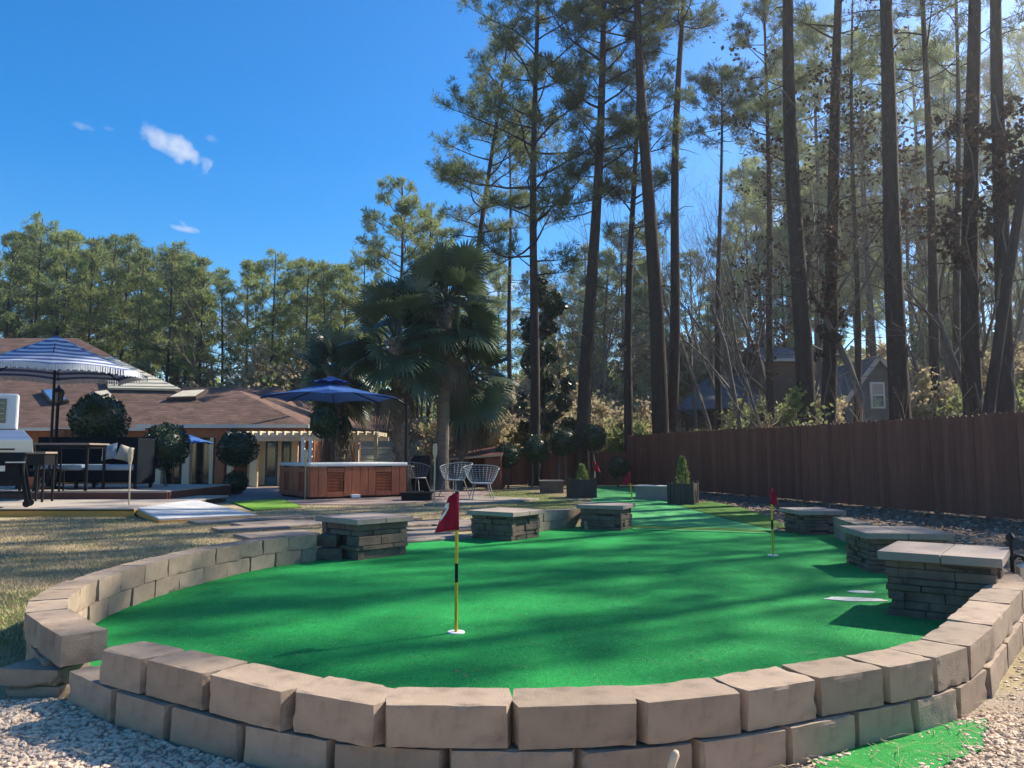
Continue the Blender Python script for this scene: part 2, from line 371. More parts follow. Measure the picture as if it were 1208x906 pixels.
me.from_pydata(np.stack([X, Y, Z], -1).reshape(-1, 3).tolist(), [], quads.tolist())
me.polygons.foreach_set('use_smooth', [True]*len(me.polygons))
yardright = X - (3.15 + .085*(Y-5))
gravel = np.maximum((1 - sstep(3.3, 4.1, Y + .28*np.abs(X+1.0)*(X < -1))) , sstep(-.1, .25, yardright)*(1-sstep(6.0, 8.0, Y)))
bed = sstep(-.1, .4, yardright)*sstep(5.5, 7.5, Y)
woods = np.maximum(sstep(-.3, .8, beyond(X, Y)), sstep(28, 33, Y))
green = np.clip(np.exp(-((X+3.9)**2/1.6+(Y-5.3)**2/1.2))*1.4 + np.exp(-((X-.6)**2/1.2+(Y-17)**2/16))*1.0 + np.exp(-((X+.6)**2/2+(Y-22)**2/8)), 0, 1)
ca = me.color_attributes.new('zone', 'FLOAT_COLOR', 'POINT')
ca.data.foreach_set('color', np.stack([gravel, np.maximum(bed, 0), woods, green], -1).astype(np.float32).ravel())
def ground_mat():
    m = bpy.data.materials.new('ground_cover'); m.use_nodes = True
    t = m.node_tree; N, L = t.nodes, t.links; p = N['Principled BSDF']
    g = N.new('ShaderNodeNewGeometry'); at_ = N.new('ShaderNodeAttribute'); at_.attribute_name = 'zone'
    sx = N.new('ShaderNodeSeparateColor'); L.new(at_.outputs['Color'], sx.inputs[0])
    def nz(sc, det=7, rough=.65):
        q = N.new('ShaderNodeTexNoise'); q.inputs['Scale'].default_value = sc; q.inputs['Detail'].default_value = det; q.inputs['Roughness'].default_value = rough
        L.new(g.outputs['Position'], q.inputs['Vector']); return q.outputs['Fac']
    def ramp(src, stops):
        r = N.new('ShaderNodeValToRGB'); e = r.color_ramp.elements
        e[0].position, e[0].color = stops[0][0], (*stops[0][1], 1); e[1].position, e[1].color = stops[-1][0], (*stops[-1][1], 1)
        for q in stops[1:-1]:
            k = e.new(q[0]); k.color = (*q[1], 1)
        L.new(src, r.inputs[0]); return r.outputs[0]
    def mix(f, a, b):
        x = N.new('ShaderNodeMixRGB'); L.new(f, x.inputs['Fac']); L.new(a, x.inputs['Color1']); L.new(b, x.inputs['Color2']); return x.outputs[0]
    def edge(f, n, k=.9):
        a = N.new('ShaderNodeMath'); a.operation = 'MULTIPLY_ADD'; L.new(n, a.inputs[0]); a.inputs[1].default_value = k; L.new(f, a.inputs[2])
        s = N.new('ShaderNodeMapRange'); s.interpolation_type = 'SMOOTHSTEP'; s.inputs[1].default_value = .5+k*.5-.18; s.inputs[2].default_value = .5+k*.5+.18
        L.new(a.outputs[0], s.inputs[0]); return s.outputs[0]
    n1, n2, n3 = nz(1.3), nz(9), nz(70)
    lawn = ramp(n2, [(.3, (.27,.21,.12)), (.5, (.39,.305,.175)), (.7, (.47,.385,.235))])
    olive = ramp(n2, [(.3, (.10,.13,.035)), (.7, (.19,.23,.06))])
    gm = N.new('ShaderNodeMapRange'); gm.inputs[1].default_value = .54; gm.inputs[2].default_value = .72; L.new(n1, gm.inputs[0])
    col = mix(gm.outputs[0], lawn, olive)
    col = mix(edge(at_.outputs['Alpha'], n2), col, olive)
    grav = ramp(n3, [(.3, (.20,.145,.105)), (.5, (.38,.295,.225)), (.7, (.52,.43,.345))])
    bedc = ramp(nz(22), [(.3, (.085,.062,.046)), (.52, (.18,.135,.10)), (.68, (.28,.22,.175)), (.82, (.46,.40,.35))])
    wood = ramp(n2, [(.3, (.14,.09,.05)), (.5, (.26,.18,.105)), (.7, (.36,.27,.16))])
    col = mix(edge(sx.outputs['Red'], n2), col, grav)
    col = mix(edge(sx.outputs['Green'], n2), col, bedc)
    col = mix(edge(sx.outputs['Blue'], n2), col, wood)
    L.new(col, p.inputs['Base Color']); p.inputs['Roughness'].default_value = .95; p.inputs['Specular IOR Level'].default_value = .15
    b = N.new('ShaderNodeBump'); b.inputs['Strength'].default_value = .8; b.inputs['Distance'].default_value = .03
    L.new(nz(45), b.inputs['Height']); L.new(b.outputs[0], p.inputs['Normal'])
    return m
me.materials.append(ground_mat())
tag(link('ground', me), kind='structure')

def turf_mat(name, c1, c2, speck=(.5,.75,.55), patch=None):
    m = bpy.data.materials.new(name); m.use_nodes = True
    t = m.node_tree; N, L = t.nodes, t.links; p = N['Principled BSDF']
    g = N.new('ShaderNodeNewGeometry')
    def nz(sc, det=4, st=None):
        q = N.new('ShaderNodeTexNoise'); q.inputs['Scale'].default_value = sc; q.inputs['Detail'].default_value = det; q.inputs['Roughness'].default_value = .6
        L.new(g.outputs['Position'], q.inputs['Vector']); return q.outputs['Fac']
    r = N.new('ShaderNodeValToRGB'); r.color_ramp.elements[0].position = .32; r.color_ramp.elements[1].position = .68
    r.color_ramp.elements[0].color = (*c1, 1); r.color_ramp.elements[1].color = (*c2, 1)
    a = N.new('ShaderNodeMath'); a.operation = 'MULTIPLY_ADD'; a.inputs[1].default_value = .75
    b_ = N.new('ShaderNodeMath'); b_.operation = 'MULTIPLY'; b_.inputs[1].default_value = .45
    L.new(nz(3.5, 8), b_.inputs[0]); L.new(nz(75, 5), a.inputs[0]); L.new(b_.outputs[0], a.inputs[2]); L.new(a.outputs[0], r.inputs[0])
    col = r.outputs[0]
    # scattered pale fibres
    v = N.new('ShaderNodeTexVoronoi'); v.inputs['Scale'].default_value = 38; L.new(g.outputs['Position'], v.inputs['Vector'])
    s = N.new('ShaderNodeMapRange'); s.inputs[1].default_value = .13; s.inputs[2].default_value = .07; L.new(v.outputs['Distance'], s.inputs[0])
    wn = N.new('ShaderNodeMath'); wn.operation = 'GREATER_THAN'; wn.inputs[1].default_value = .56
    sc = N.new('ShaderNodeSeparateColor'); L.new(v.outputs['Color'], sc.inputs[0]); L.new(sc.outputs['Red'], wn.inputs[0])
    mm = N.new('ShaderNodeMath'); mm.operation = 'MULTIPLY'; L.new(s.outputs[0], mm.inputs[0]); L.new(wn.outputs[0], mm.inputs[1])
    mx = N.new('ShaderNodeMixRGB'); mx.inputs['Color2'].default_value = (*speck, 1); L.new(mm.outputs[0], mx.inputs['Fac']); L.new(col, mx.inputs['Color1'])
    L.new(mx.outputs[0], p.inputs['Base Color']); p.inputs['Roughness'].default_value = .75; p.inputs['Specular IOR Level'].default_value = .10
    p.inputs['Sheen Weight'].default_value = .06; p.inputs['Sheen Roughness'].default_value = .4; p.inputs['Sheen Tint'].default_value = (.5,1,.6,1)
    b = N.new('ShaderNodeBump'); b.inputs['Strength'].default_value = .9; b.inputs['Distance'].default_value = .012
    L.new(nz(210, 2), b.inputs['Height'])
    b2 = N.new('ShaderNodeBump'); b2.inputs['Strength'].default_value = .35; b2.inputs['Distance'].default_value = .08
    L.new(nz(2.2, 2), b2.inputs['Height']); L.new(b.outputs[0], b2.inputs['Normal']); L.new(b2.outputs[0], p.inputs['Normal'])
    return m
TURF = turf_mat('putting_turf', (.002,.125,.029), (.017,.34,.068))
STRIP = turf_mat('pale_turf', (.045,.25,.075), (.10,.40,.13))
OLIVE = turf_mat('olive_turf', (.055,.13,.018), (.10,.20,.03), speck=(.3,.35,.1))

def sheet(name, poly, z, m, parent=None):
    mb = MB(); mb.prism([(p.x, p.y) for p in poly], z-.012, z); return mb.build(name, m, parent)

# ================================================================ RETAINING WALLS
def block_mesh(wf, wb, dep, h, seed, chip=1.0, ch=0):
    """a cast concrete wall block: front face at y=0, body towards +y, edges ragged where they have chipped"""
    r = random.Random(seed); bm = bmesh.new()
    cx = [(-wf/2+ch,0),(wf/2-ch,0),(wf/2,.07),(wb/2,dep),(-wb/2,dep),(-wf/2,.07)] if ch else [(-wf/2,0),(wf/2,0),(wb/2,dep),(-wb/2,dep)]
    vs = [bm.verts.new((x + r.uniform(-.003,.003), y + r.uniform(-.003,.003), z)) for z in (0, h) for x, y in cx]
    n_ = len(cx); fl = [tuple(range(n_))[::-1], tuple(range(n_, 2*n_))] + [(i, (i+1) % n_, n_+(i+1) % n_, n_+i) for i in range(n_)]
    if ch: fl = [(0,5,2,1),(5,4,3,2),(6,7,8,11),(11,8,9,10)] + fl[2:]
    for f in fl: bm.faces.new([vs[i] for i in f])
    bmesh.ops.bevel(bm, geom=[e for e in bm.edges if e.calc_face_angle(0) > .2], offset=.0035, segments=1, affect='EDGES')
    long_e = [e for e in bm.edges if e.calc_length() > .05]
    bmesh.ops.subdivide_edges(bm, edges=long_e, cuts=9, use_grid_fill=True)
    o = Vector((seed*3.17, seed*1.31, 0)); c = Vector((0, dep/2, h/2))
    for v in bm.verts:
        n = noise.noise(v.co*22 + o); n2 = noise.noise(v.co*9 + o*2)
        # how near the vertex is to the block's edges
        ex = min(abs(abs(v.co.x) - ((wf + (wb-wf)*v.co.y/dep)/2 - ch*max(0, 1-v.co.y/.07))), 1); ey = min(v.co.y, dep-v.co.y); ez = min(v.co.z, h-v.co.z)
        near = sorted((ex, ey, ez))[1]
        k = max(0, 1 - near/.02)
        d = c - v.co
        v.co += d.normalized() * (k * (.006*max(0, n+.1) + .030*max(0, n2-.2)*chip) + .0012*n)
    bmesh.ops.recalc_face_normals(bm, faces=bm.faces)
    m = bpy.data.meshes.new('block'); bm.to_mesh(m); bm.free(); m.materials.append(M['block'])
    return m
_seed = [100]
def lay(parent, a, b, z, h=.137, dep=.2, gap=.008, conv=.9, out=0, tilt=True, dz=0, ch=0):
    """one block whose outer face runs from a to b (its body lies to the left of a->b)"""
    _seed[0] += 1; s = _seed[0]; r = random.Random(s)
    a, b = Vector((a[0], a[1])), Vector((b[0], b[1])); d = b - a; w = d.length - gap
    me_ = block_mesh(w, w*conv, dep, h, s, ch=ch)
    o = link('block', me_, parent); d.normalize(); nrm = Vector((-d.y, d.x))
    mid = (a+b)/2 - nrm*(out + r.uniform(-.006,.006))
    o.location = (mid.x, mid.y, z + dz)
    o.rotation_euler = (r.uniform(-.014,.014)*tilt, r.uniform(-.010,.010)*tilt, math.atan2(d.y, d.x) + r.uniform(-.035,.035)*tilt)
    return o
def resample(pts, step):
    pts = [Vector((p[0], p[1])) for p in pts]; L = [0]
    for i in range(1, len(pts)): L.append(L[-1] + (pts[i]-pts[i-1]).length)
    n = max(1, round(L[-1]/step)); out = []
    for k in range(n+1):
        s = L[-1]*k/n; j = 0
        while j < len(L)-2 and L[j+1] < s: j += 1
        t = (s-L[j])/(L[j+1]-L[j]); out.append(pts[j].lerp(pts[j+1], t))
    return out
HB = .14
front_px = [(118,765,163,775),(172,780,241,797),(247,792,336,818),(342,811,441,832),(458,827,588,832),(622,831,750,830),(765,829,874,818),(884,814,965,801),
            (968,800,1042,788),(1046,786,1100,776),(1102,775,1141,763),(1143,761,1173,739),(1175,737,1191,713),(1193,711,1206,696)]
tops = [(G(a,b,2*HB), G(c,d,2*HB)) for a, b, c, d in front_px]
# even the run out along the outer edge
run = [tops[0][0]] + [(tops[i][1]+tops[i+1][0])/2 for i in range(len(tops)-1)] + [tops[-1][1]]
run = [Vector((p.x, p.y)) for p in run]
run += [Vector((3.36, 5.12)), Vector((3.52, 5.45)), Vector((3.62, 5.8))]
wall1 = thing('retaining_wall', 'low wall of tan concrete blocks curving round the near side of the putting green', 'wall', (run[5].x, run[5].y, 0))
wall1_inv = Vector((run[5].x, run[5].y, 0))
def place(parent, o, off): o.location = Vector(o.location) - off
for i in range(len(run)-1):
    a, b = run[i], run[i+1]
    o = lay(wall1, a, b, HB, conv=.92, gap=.004, ch=.017); place(wall1, o, wall1_inv)
    if i in (1, 2, 3): o.rotation_euler.z -= .05
bot0 = Vector((G(84,788,HB).x, G(84,788,HB).y))
bots = [bot0] + [(run[i]+run[i+1])/2 for i in range(len(run)-1)]
for i in range(len(bots)-1):
    o = lay(wall1, bots[i], bots[i+1], 0, conv=.92, gap=.004, out=.016, dz=-.004, ch=.017); place(wall1, o, wall1_inv)

left_px = [(374,630),(346,632),(320,635),(291,640),(264,645.5),(235,650),(206,656.5),(179,663.5),(152,672),(123,679),(97,689),(80,701),(74,712),(78,716),(91,725.5),(127,742)]
lin = [G(a, b, 2*HB) for a, b in left_px]
lin = [Vector((p.x, p.y)) for p in lin]
# the same edge as a smooth line
for _ in range(2):
    lin = [lin[0]] + [(lin[i-1]+lin[i]*2+lin[i+1])/4 for i in range(1, len(lin)-1)] + [lin[-1]]
wall2 = thing('retaining_wall', 'low wall of tan concrete blocks curving along the dry lawn to the squat stone pedestal', 'wall', (lin[8].x, lin[8].y, 0))
w2 = Vector((lin[8].x, lin[8].y, 0))
def course(parent, inv, pts, z, dep=.2, conv=1.1, out=0):
    for i in range(len(pts)-1):
        # the seen inner face runs so that the body lies away from the green
        o = lay(parent, pts[i+1], pts[i], z, dep=dep, conv=conv, out=out); place(parent, o, inv)
r2 = resample(lin, .335)
r2 = r2[::-1]  # near end first
def course_left(pts, z, out=0):
    for i in range(len(pts)-1):
        a, b = pts[i], pts[i+1]          # near -> far; the green lies to the right, the body to the left
        o = lay(wall2, a, b, z, conv=1.12, out=out); place(wall2, o, w2)
course_left(r2, HB)
mids = [r2[0]] + [(r2[i]+r2[i+1])/2 for i in range(len(r2)-1)] + [r2[-1]]
course_left(mids[1:], 0, out=-.004)

wall3 = thing('retaining_wall', 'short low run of grey blocks between the two stone pedestals beyond the near flag', 'wall', (1.0, 10.9, 0))
p0, p1 = G(634,628,0), G(692,620,0)
for z, sh in ((0, 0), (HB, .17)):
    pts = resample([(p0.x, p0.y), (p1.x, p1.y)], .34)
    if sh: pts = [pts[0]] + [p.lerp(q, .5) for p, q in zip(pts[:-1], pts[1:])] + [pts[-1]]
    for a, b in zip(pts[:-1], pts[1:]):
        o = lay(wall3, a, b, z, conv=1, dep=.2); o.location -= Vector((1.0, 10.9, 0))
wall4 = thing('retaining_wall', 'short low run of dark blocks between the two farther pedestals by the brown fence', 'wall', (4.0, 8.9, 0))
p0, p1 = G(984,634,0), G(1024,652,0)
for z, sh in ((0, 0), (HB, .17)):
    pts = resample([(p0.x, p0.y), (p1.x, p1.y)], .34)
    if sh: pts = [pts[0]] + [p.lerp(q, .5) for p, q in zip(pts[:-1], pts[1:])] + [pts[-1]]
    for a, b in zip(pts[:-1], pts[1:]):
        o = lay(wall4, a, b, z, conv=1, dep=.2); o.location -= Vector((4.0, 8.9, 0))

# loose blocks
lb = thing('loose_block', 'split-face tan block lying as a step outside the gap in the wall', 'block', (G(46,822,-.03).x, G(46,822,-.03).y+.02, -.03), R(-6))
mb_ = link('block', block_mesh(.30, .30, .22, .075, 901, 3), lb); mb_.location = (0, -.1, .07); mb_.name = 'upper_layer'
mb_ = link('lower_layer', block_mesh(.29, .29, .21, .068, 907, 4), lb); mb_.location = (.01, -.09, 0)
for k, (px, py, lab) in enumerate(((399,662,'lower loose ledge stone against the nearest squat pedestal'), (386,661,'upper loose ledge stone stacked against the squat pedestal'))):
    p = G(392, 661, 0)
    m_ = block_mesh(.26-.03*k, .24, .2, .12, 920+k, 4); m_.materials[0] = M['ledge']
    o = link('loose_stone', m_); tag(o, lab, 'stone'); o.location = (p.x-.02-.07*k, p.y-.05+.13*k, .0 if k == 0 else .13); o.rotation_euler = (0, 0, R(12-20*k))
p = G(736, 624, 0)
m_ = block_mesh(.3, .28, .2, .13, 931, 3); m_.materials[0] = M['block']
o = link('loose_block', m_); tag(o, 'single grey block set against the pedestal of the far turf strip', 'block'); o.location = (G(700,624,0).x, G(700,624,0).y-.1, 0); o.rotation_euler = (0,0,.1)

# ================================================================ PUTTING GREEN
inner = [p.copy() for p in run]
arc = []
for i, p in enumerate(run):
    d = (run[min(i+1, len(run)-1)] - run[max(i-1, 0)]).normalized(); arc.append(p + Vector((-d.y, d.x))*.1)
lefta = []
for i, p in enumerate(r2):
    d = (r2[min(i+1, len(r2)-1)] - r2[max(i-1, 0)]).normalized(); lefta.append(p + Vector((-d.y, d.x))*.08)
g2 = lambda px, py: Vector((G(px,py,0).x, G(px,py,0).y))
back = [g2(430,642), g2(480,641), g2(520,637), g2(560,633), g2(600,624), g2(640,624), g2(690,618), g2(735,617), g2(750,623), g2(850,624), g2(930,630), g2(950,624), g2(985,630), Vector((3.95,8.9)), Vector((3.9,7.6)), Vector((3.8,6.4))]
turf_poly = arc + back[::-1] + lefta[::-1]
tag(sheet('putting_green', turf_poly, .006, TURF), kind='structure')
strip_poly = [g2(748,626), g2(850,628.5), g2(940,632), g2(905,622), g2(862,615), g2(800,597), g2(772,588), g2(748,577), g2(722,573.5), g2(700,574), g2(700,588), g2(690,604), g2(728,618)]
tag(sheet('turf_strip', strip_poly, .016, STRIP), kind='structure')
olive_poly = [g2(802,597.5), g2(838,592.5), g2(875,600), g2(905,610), g2(930,624), g2(905,624.5), g2(866,615.5)]
tag(sheet('turf_patch', olive_poly, .024, OLIVE), kind='structure')
tag(sheet('turf_edge', [g2(745,622.2), g2(850,624.5), g2(945,629.5), g2(945,631.5), g2(850,626.8), g2(745,624.2)], .021, OLIVE), kind='structure')
scrap = [g2(958,900), g2(1010,884), g2(1060,868), g2(1115,856), g2(1165,851), g2(1164,868), g2(1156,888), g2(1120,903), g2(1080,925), g2(980,930)]
_jit = random.Random(4); sc2 = []
for a, b in zip(scrap, scrap[1:]+scrap[:1]):
    for t in range(9): sc2.append(a.lerp(b, t/9) + Vector((_jit.uniform(-.008,.008), _jit.uniform(-.008,.008))))
mb = MB(); mb.prism([(p.x, p.y) for p in sc2], .0, .014)
o = mb.build('turf_scrap', turf_mat('bright_turf', (.012,.19,.03), (.04,.34,.06))); tag(o, 'scrap of bright green artificial turf on the gravel outside the wall', 'turf')
# white worn patches on the green beside the near pedestal
def blob(cx, cy, a, b, ang, n, seed):
    r = random.Random(seed); ps = []
    for k in range(n):
        t = 2*math.pi*k/n; q = 1 + .22*noise.noise(Vector((math.cos(t)*1.7, math.sin(t)*1.7, seed)))
        x, y = a*q*math.cos(t), b*q*math.sin(t); ps.append(Vector((cx + x*math.cos(ang)-y*math.sin(ang), cy + x*math.sin(ang)+y*math.cos(ang))))
    return ps
M['spill'] = mat('white_spill', (.60,.58,.53), (.42,.46,.40), rough=.95, scale=14, coords='World')
for px, py, a, b, lab in ((1009,708.5,.235,.085,'long white worn streak on the green beside the largest pedestal'), (1016,699.5,.10,.05,'small white worn spot on the green above the white streak')):
    p = G(px, py, 0); mb = MB(); mb.prism([(q.x, q.y) for q in blob(p.x, p.y, a, b, -.15, 26, int(px))], .007, .011)
    o = mb.build('white_spill', M['spill']); tag(o, lab, 'spill')

# ================================================================ PEDESTALS
def pedestal(corner, rz, w, l, h, label, seed, ncourse=7, group='stacked stone pedestals round the green'):
    """corner = cap corner nearest the camera; local +x runs along the seen right-hand face, +y along the other"""
    t = thing('stone_pedestal', label, 'pedestal', (corner[0], corner[1], 0), rz, group)
    r = random.Random(seed); ov = .045; ch = .058; bh = h - ch
    body = MB(); x0, y0, x1, y1 = ov, ov, w-ov, l-ov
    body.box(((x0+x1)/2, (y0+y1)/2, bh/2-.01), (x1-x0-.05, y1-y0-.05, bh), mi=1)
    hs = [r.uniform(.55, 1.5) for _ in range(ncourse)]; s = sum(hs); hs = [q/s*bh for q in hs]; z = 0
    for ci, ch_ in enumerate(hs):
        for side in range(4):
            L = (x1-x0) if side % 2 == 0 else (y1-y0); u = 0
            lead = .055 if (ci+side) % 2 else .0
            u = lead
            while u < L - .02:
                q = min(r.uniform(.13, .42), L-u)
                if L-u-q < .08: q = L-u
                dep = .08; pr = r.uniform(-.028, .012); gap = r.uniform(.003, .007)
                c = (u+q/2, dep/2 - pr, z+ch_/2); sz = (q-gap, dep, ch_-gap)
                Mx = [Matrix.Translation((x0,y0,0)), Matrix.Translation((x1,y0,0)) @ Matrix.Rotation(R(90),4,'Z'), Matrix.Translation((x1,y1,0)) @ Matrix.Rotation(R(180),4,'Z'), Matrix.Translation((x0,y1,0)) @ Matrix.Rotation(R(270),4,'Z')][side]
                Mx = Mx @ Matrix.Translation(c) @ Matrix.Rotation(r.uniform(-.025,.025),4,'Z') @ Matrix.Rotation(r.uniform(-.03,.03),4,'X') @ Matrix.Rotation(r.uniform(-.012,.012),4,'Y')
                body.box((0,0,0), sz, M=Mx)
                u += q
        z += ch_
    bo = body.build('body', [M['ledge'], M['gap_shade']], t, bevel=.006)
    # roughen the stones
    for v in bo.data.vertices: v.co += Vector((noise.noise(v.co*25+Vector((seed,0,0))), noise.noise(v.co*25+Vector((0,seed,0))), .4*noise.noise(v.co*25+Vector((0,0,seed))))) * .006
    sp = w*r.uniform(.46, .54)
    for a, b in ((0, sp), (sp, w)):
        c = MB(); c.box(((a+b)/2, l/2, bh+ch/2+.002), (b-a-.006, l, ch), rz=r.uniform(-.004,.004)); c.build('cap_slab', M['cap'], t, bevel=.006)
    return t
def ang(v): return math.atan2(v[1], v[0])
c6 = G(1034,650,.44); c1 = G(421,613.5,.43); c2 = G(605,605,.37); c3 = G(735,597,.365); c4 = G(946,603,.335); c5 = G(1021,629,.375)
pedestal(c6, R(-36), .74, .78, .44, 'largest stone pedestal with a two-slab cap inside the wall end', 61)
pedestal(c1, R(47), .76, .78, .43, 'squat stone pedestal where the block wall along the lawn ends', 62, 5)
pedestal(c2, R(54), .74, .76, .37, 'stone pedestal with one raised corner stone beside the grey pavers', 63, 5)
pedestal(c3, R(66), .70, .72, .365, 'stone pedestal standing at the start of the far turf strip', 64, 6)
pedestal(c4, R(5), .64, .74, .335, 'dark stone pedestal behind the red flag near the fence', 65)
pedestal(c5, R(-6), .78, .78, .375, 'stone pedestal half hidden behind the largest pedestal', 66)

# ================================================================ GOLF FLAGS
def golf_flag(base, H, rpole, label, fw, fh, flagdir, droop, mark=False, lean=0, lean_dir=1, bands=((.46,.58),), yellow=True, seed=0, white_pole=False):
    t = thing('golf_flag', label, 'flag', base)
    Lx = lambda z: lean*z*lean_dir
    zs = [0] + [b for q in bands for b in q] + [1]; cols = ['yellow' if i % 2 == 0 else 'black' for i in range(len(zs)-1)]
    mb = MB()
    for i in range(len(zs)-1):
        mb.tube([(Lx(zs[i]*H),0,zs[i]*H - (.06 if i == 0 else 0)), (Lx(zs[i+1]*H),0,zs[i+1]*H)], rpole, 10, mi=0 if cols[i] == 'yellow' else 1)
    mb.build('pole', [M['bamboo'] if white_pole else M['yellow'], M['black']], t, smooth=False)
    c = MB(); c.lathe([(.0,.002),(rpole*1.6,.004),(.052,.005),(.054,.001),(.054,-.02)], n=28); cup = c.build('cup', M['cup'], t); cup.location = (0,0,.0085)
    kn = MB(); kn.lathe([(rpole*1.25,0),(rpole*1.35,.01),(rpole*.8,.02)], c=(Lx(H),0,H-.003), n=10); kn.build('knob', M['black'], t, smooth=True)
    nu, nv = 16, 14; P = np.zeros((nu+1, nv+1, 3)); rr = random.Random(seed)
    dx, dy = math.cos(flagdir), math.sin(flagdir)
    for i in range(nu+1):
        for j in range(nv+1):
            u, v = i/nu, j/nv
            reach = fw*u*(.30+.70*v)                       # hangs: narrow at the top, wide below
            z = H - fh*v - droop*fh*u*(1-.35*v) + fh*.05
            wv = math.sin(u*7.5 + v*2.2 + seed)*.018*u**.5*(fw/.2) + math.sin(v*5+seed)*.01*u
            P[i,j] = (Lx(z) + dx*(reach + rpole) - dy*wv, dy*(reach + rpole) + dx*wv, z)
    vs = [tuple(P[i,j]) for i in range(nu+1) for j in range(nv+1)]
    fs = [(i*(nv+1)+j, (i+1)*(nv+1)+j, (i+1)*(nv+1)+j+1, i*(nv+1)+j+1) for i in range(nu) for j in range(nv)]
    f = MB(); f.add(vs, fs); fo = f.build('flag_cloth', M['red'], t, smooth=True)
    so = fo.modifiers.new('thickness', 'SOLIDIFY'); so.thickness = .0016; so.offset = 0
    sl = MB(); sl.tube([(Lx(H-fh*.95),0,H-fh*.95),(Lx(H+.005),0,H+.005)], rpole*1.35, 10); sl.build('sleeve', M['red'], t, smooth=True)
    if mark:
        def S(u, v):                                       # a point on the cloth, a hair in front of it
            i, j = min(u*nu, nu-1e-6), min(v*nv, nv-1e-6); a, b = int(i), int(j); s, q = i-a, j-b
            p = (1-s)*(1-q)*P[a,b] + s*(1-q)*P[a+1,b] + (1-s)*q*P[a,b+1] + s*q*P[a+1,b+1]
            return Vector(p)
        nm = MB()
        for side in (-1, 1):
            for stroke in (((.62,.30),(.80,.245),(.99,.30)), ((.62,.30),(.70,.42),(.86,.55),(.985,.63))):
                for a, b in zip(stroke[:-1], stroke[1:]):
                    n = 6
                    for k in range(n):
                        q0 = Vector(a).lerp(Vector(b), k/n); q1 = Vector(a).lerp(Vector(b), min(1, (k+1.2)/n))
                        d = (q1-q0).normalized(); w = Vector((-d.y, d.x))*.075
                        cs = [S(min(.999, max(0, p.x)), min(.999, max(0, p.y))) + Vector((dy, -dx, 0))*side*.0035 for p in (q0-w, q1-w, q1+w, q0+w)]
                        nm.add(cs, [(0,1,2,3)])
        nm.build('numeral', M['white'], t)
    return t
def flag_at(px, pb, pt, *a, z=0, **k):
    b = G(px, pb, z); return golf_flag((b.x, b.y, z), at(px, pt, b.y).z - z, *a, **k)
flag_at(538, 747.5, 583, .0105, 'nearest red golf flag with a white numeral on a yellow and black pole', .132, .235, R(176), .12, mark=True, bands=((.365,.50),), seed=1)
flag_at(912, 656, 577, .0115, 'red golf flag on a yellow pole in front of the dark pedestal by the fence', .085, .175, R(10), .12, bands=((.40,.54),), seed=4)
flag_at(702, 584, 545, .018, 'far red golf flag on a pale pole beside the dark wooden planter', .17, .26, R(12), .3, z=.004, bands=((.30,.45),), seed=5, white_pole=True)
flag_at(746, 590, 557, .018, 'far leaning red golf flag on the pale turf strip beyond the pedestal', .2, .28, R(170), .25, z=.004, lean=.10, lean_dir=-1, bands=((.62,.66),), seed=6)
# ================================================================ FENCES
def fence(name, label, a, b, H, panel=2.44, pw=.142, z0=0.0, seed=3, follow=False):
    a, b = Vector((a[0], a[1])), Vector((b[0], b[1])); d = b-a; L = d.length; d.normalize(); rz = math.atan2(d.y, d.x)
    t = thing(name, label, 'fence', (a.x, a.y, z0), rz); r = random.Random(seed); n = max(1, round(L/panel)); pl = L/n
    for k in range(n):
        mb = MB(); x = k*pl + .004; step = r.uniform(-.012, .012)
        while x < (k+1)*pl - .03:
            w = min(pw, (k+1)*pl - x) - r.uniform(.003, .009); h = H + step + r.uniform(-.008, .008); c = .03
            y = r.uniform(-.004, .004); z = .03; th = .018
            prof = [(x,z),(x+w,z),(x+w,h-c),(x+w-c,h),(x+c,h),(x,h-c)] if w > 2.2*c else [(x,z),(x+w,z),(x+w,h-c),(x,h-c)]
            nn = len(prof); tw = r.uniform(-.004, .004)
            vs = [(p[0], y + tw*(i > 1), p[1]) for i, p in enumerate(prof)] + [(p[0], y+th + tw*(i > 1), p[1]) for i, p in enumerate(prof)]
            mb.add(vs, [tuple(range(nn)), tuple(range(nn, 2*nn))[::-1]] + [(i, nn+i, nn+(i+1)%nn, (i+1)%nn) for i in range(nn)])
            x += pw
        for zz in (.3, H*.5, H-.25): mb.box(((k+.5)*pl, .046, zz), (pl-.01, .04, .09))
        mb.build('fence_panel', M['fence'], t)
        pm = MB(); pm.box(((k+1)*pl, .115, H/2-.05), (.09, .09, H)); pm.build('post', M['fence'], t)
    return t
# rails and posts stand on the far side of the boards
fence('privacy_fence', 'tall dark brown privacy fence of upright boards along the stony bed', FB, FA - fd*4.2, 1.83)
fence('privacy_fence', 'low red-brown board fence closing the yard behind the round topiaries', (-.7, 28.3), (4.2, 28.45), 1.22, seed=9, z0=-.02)

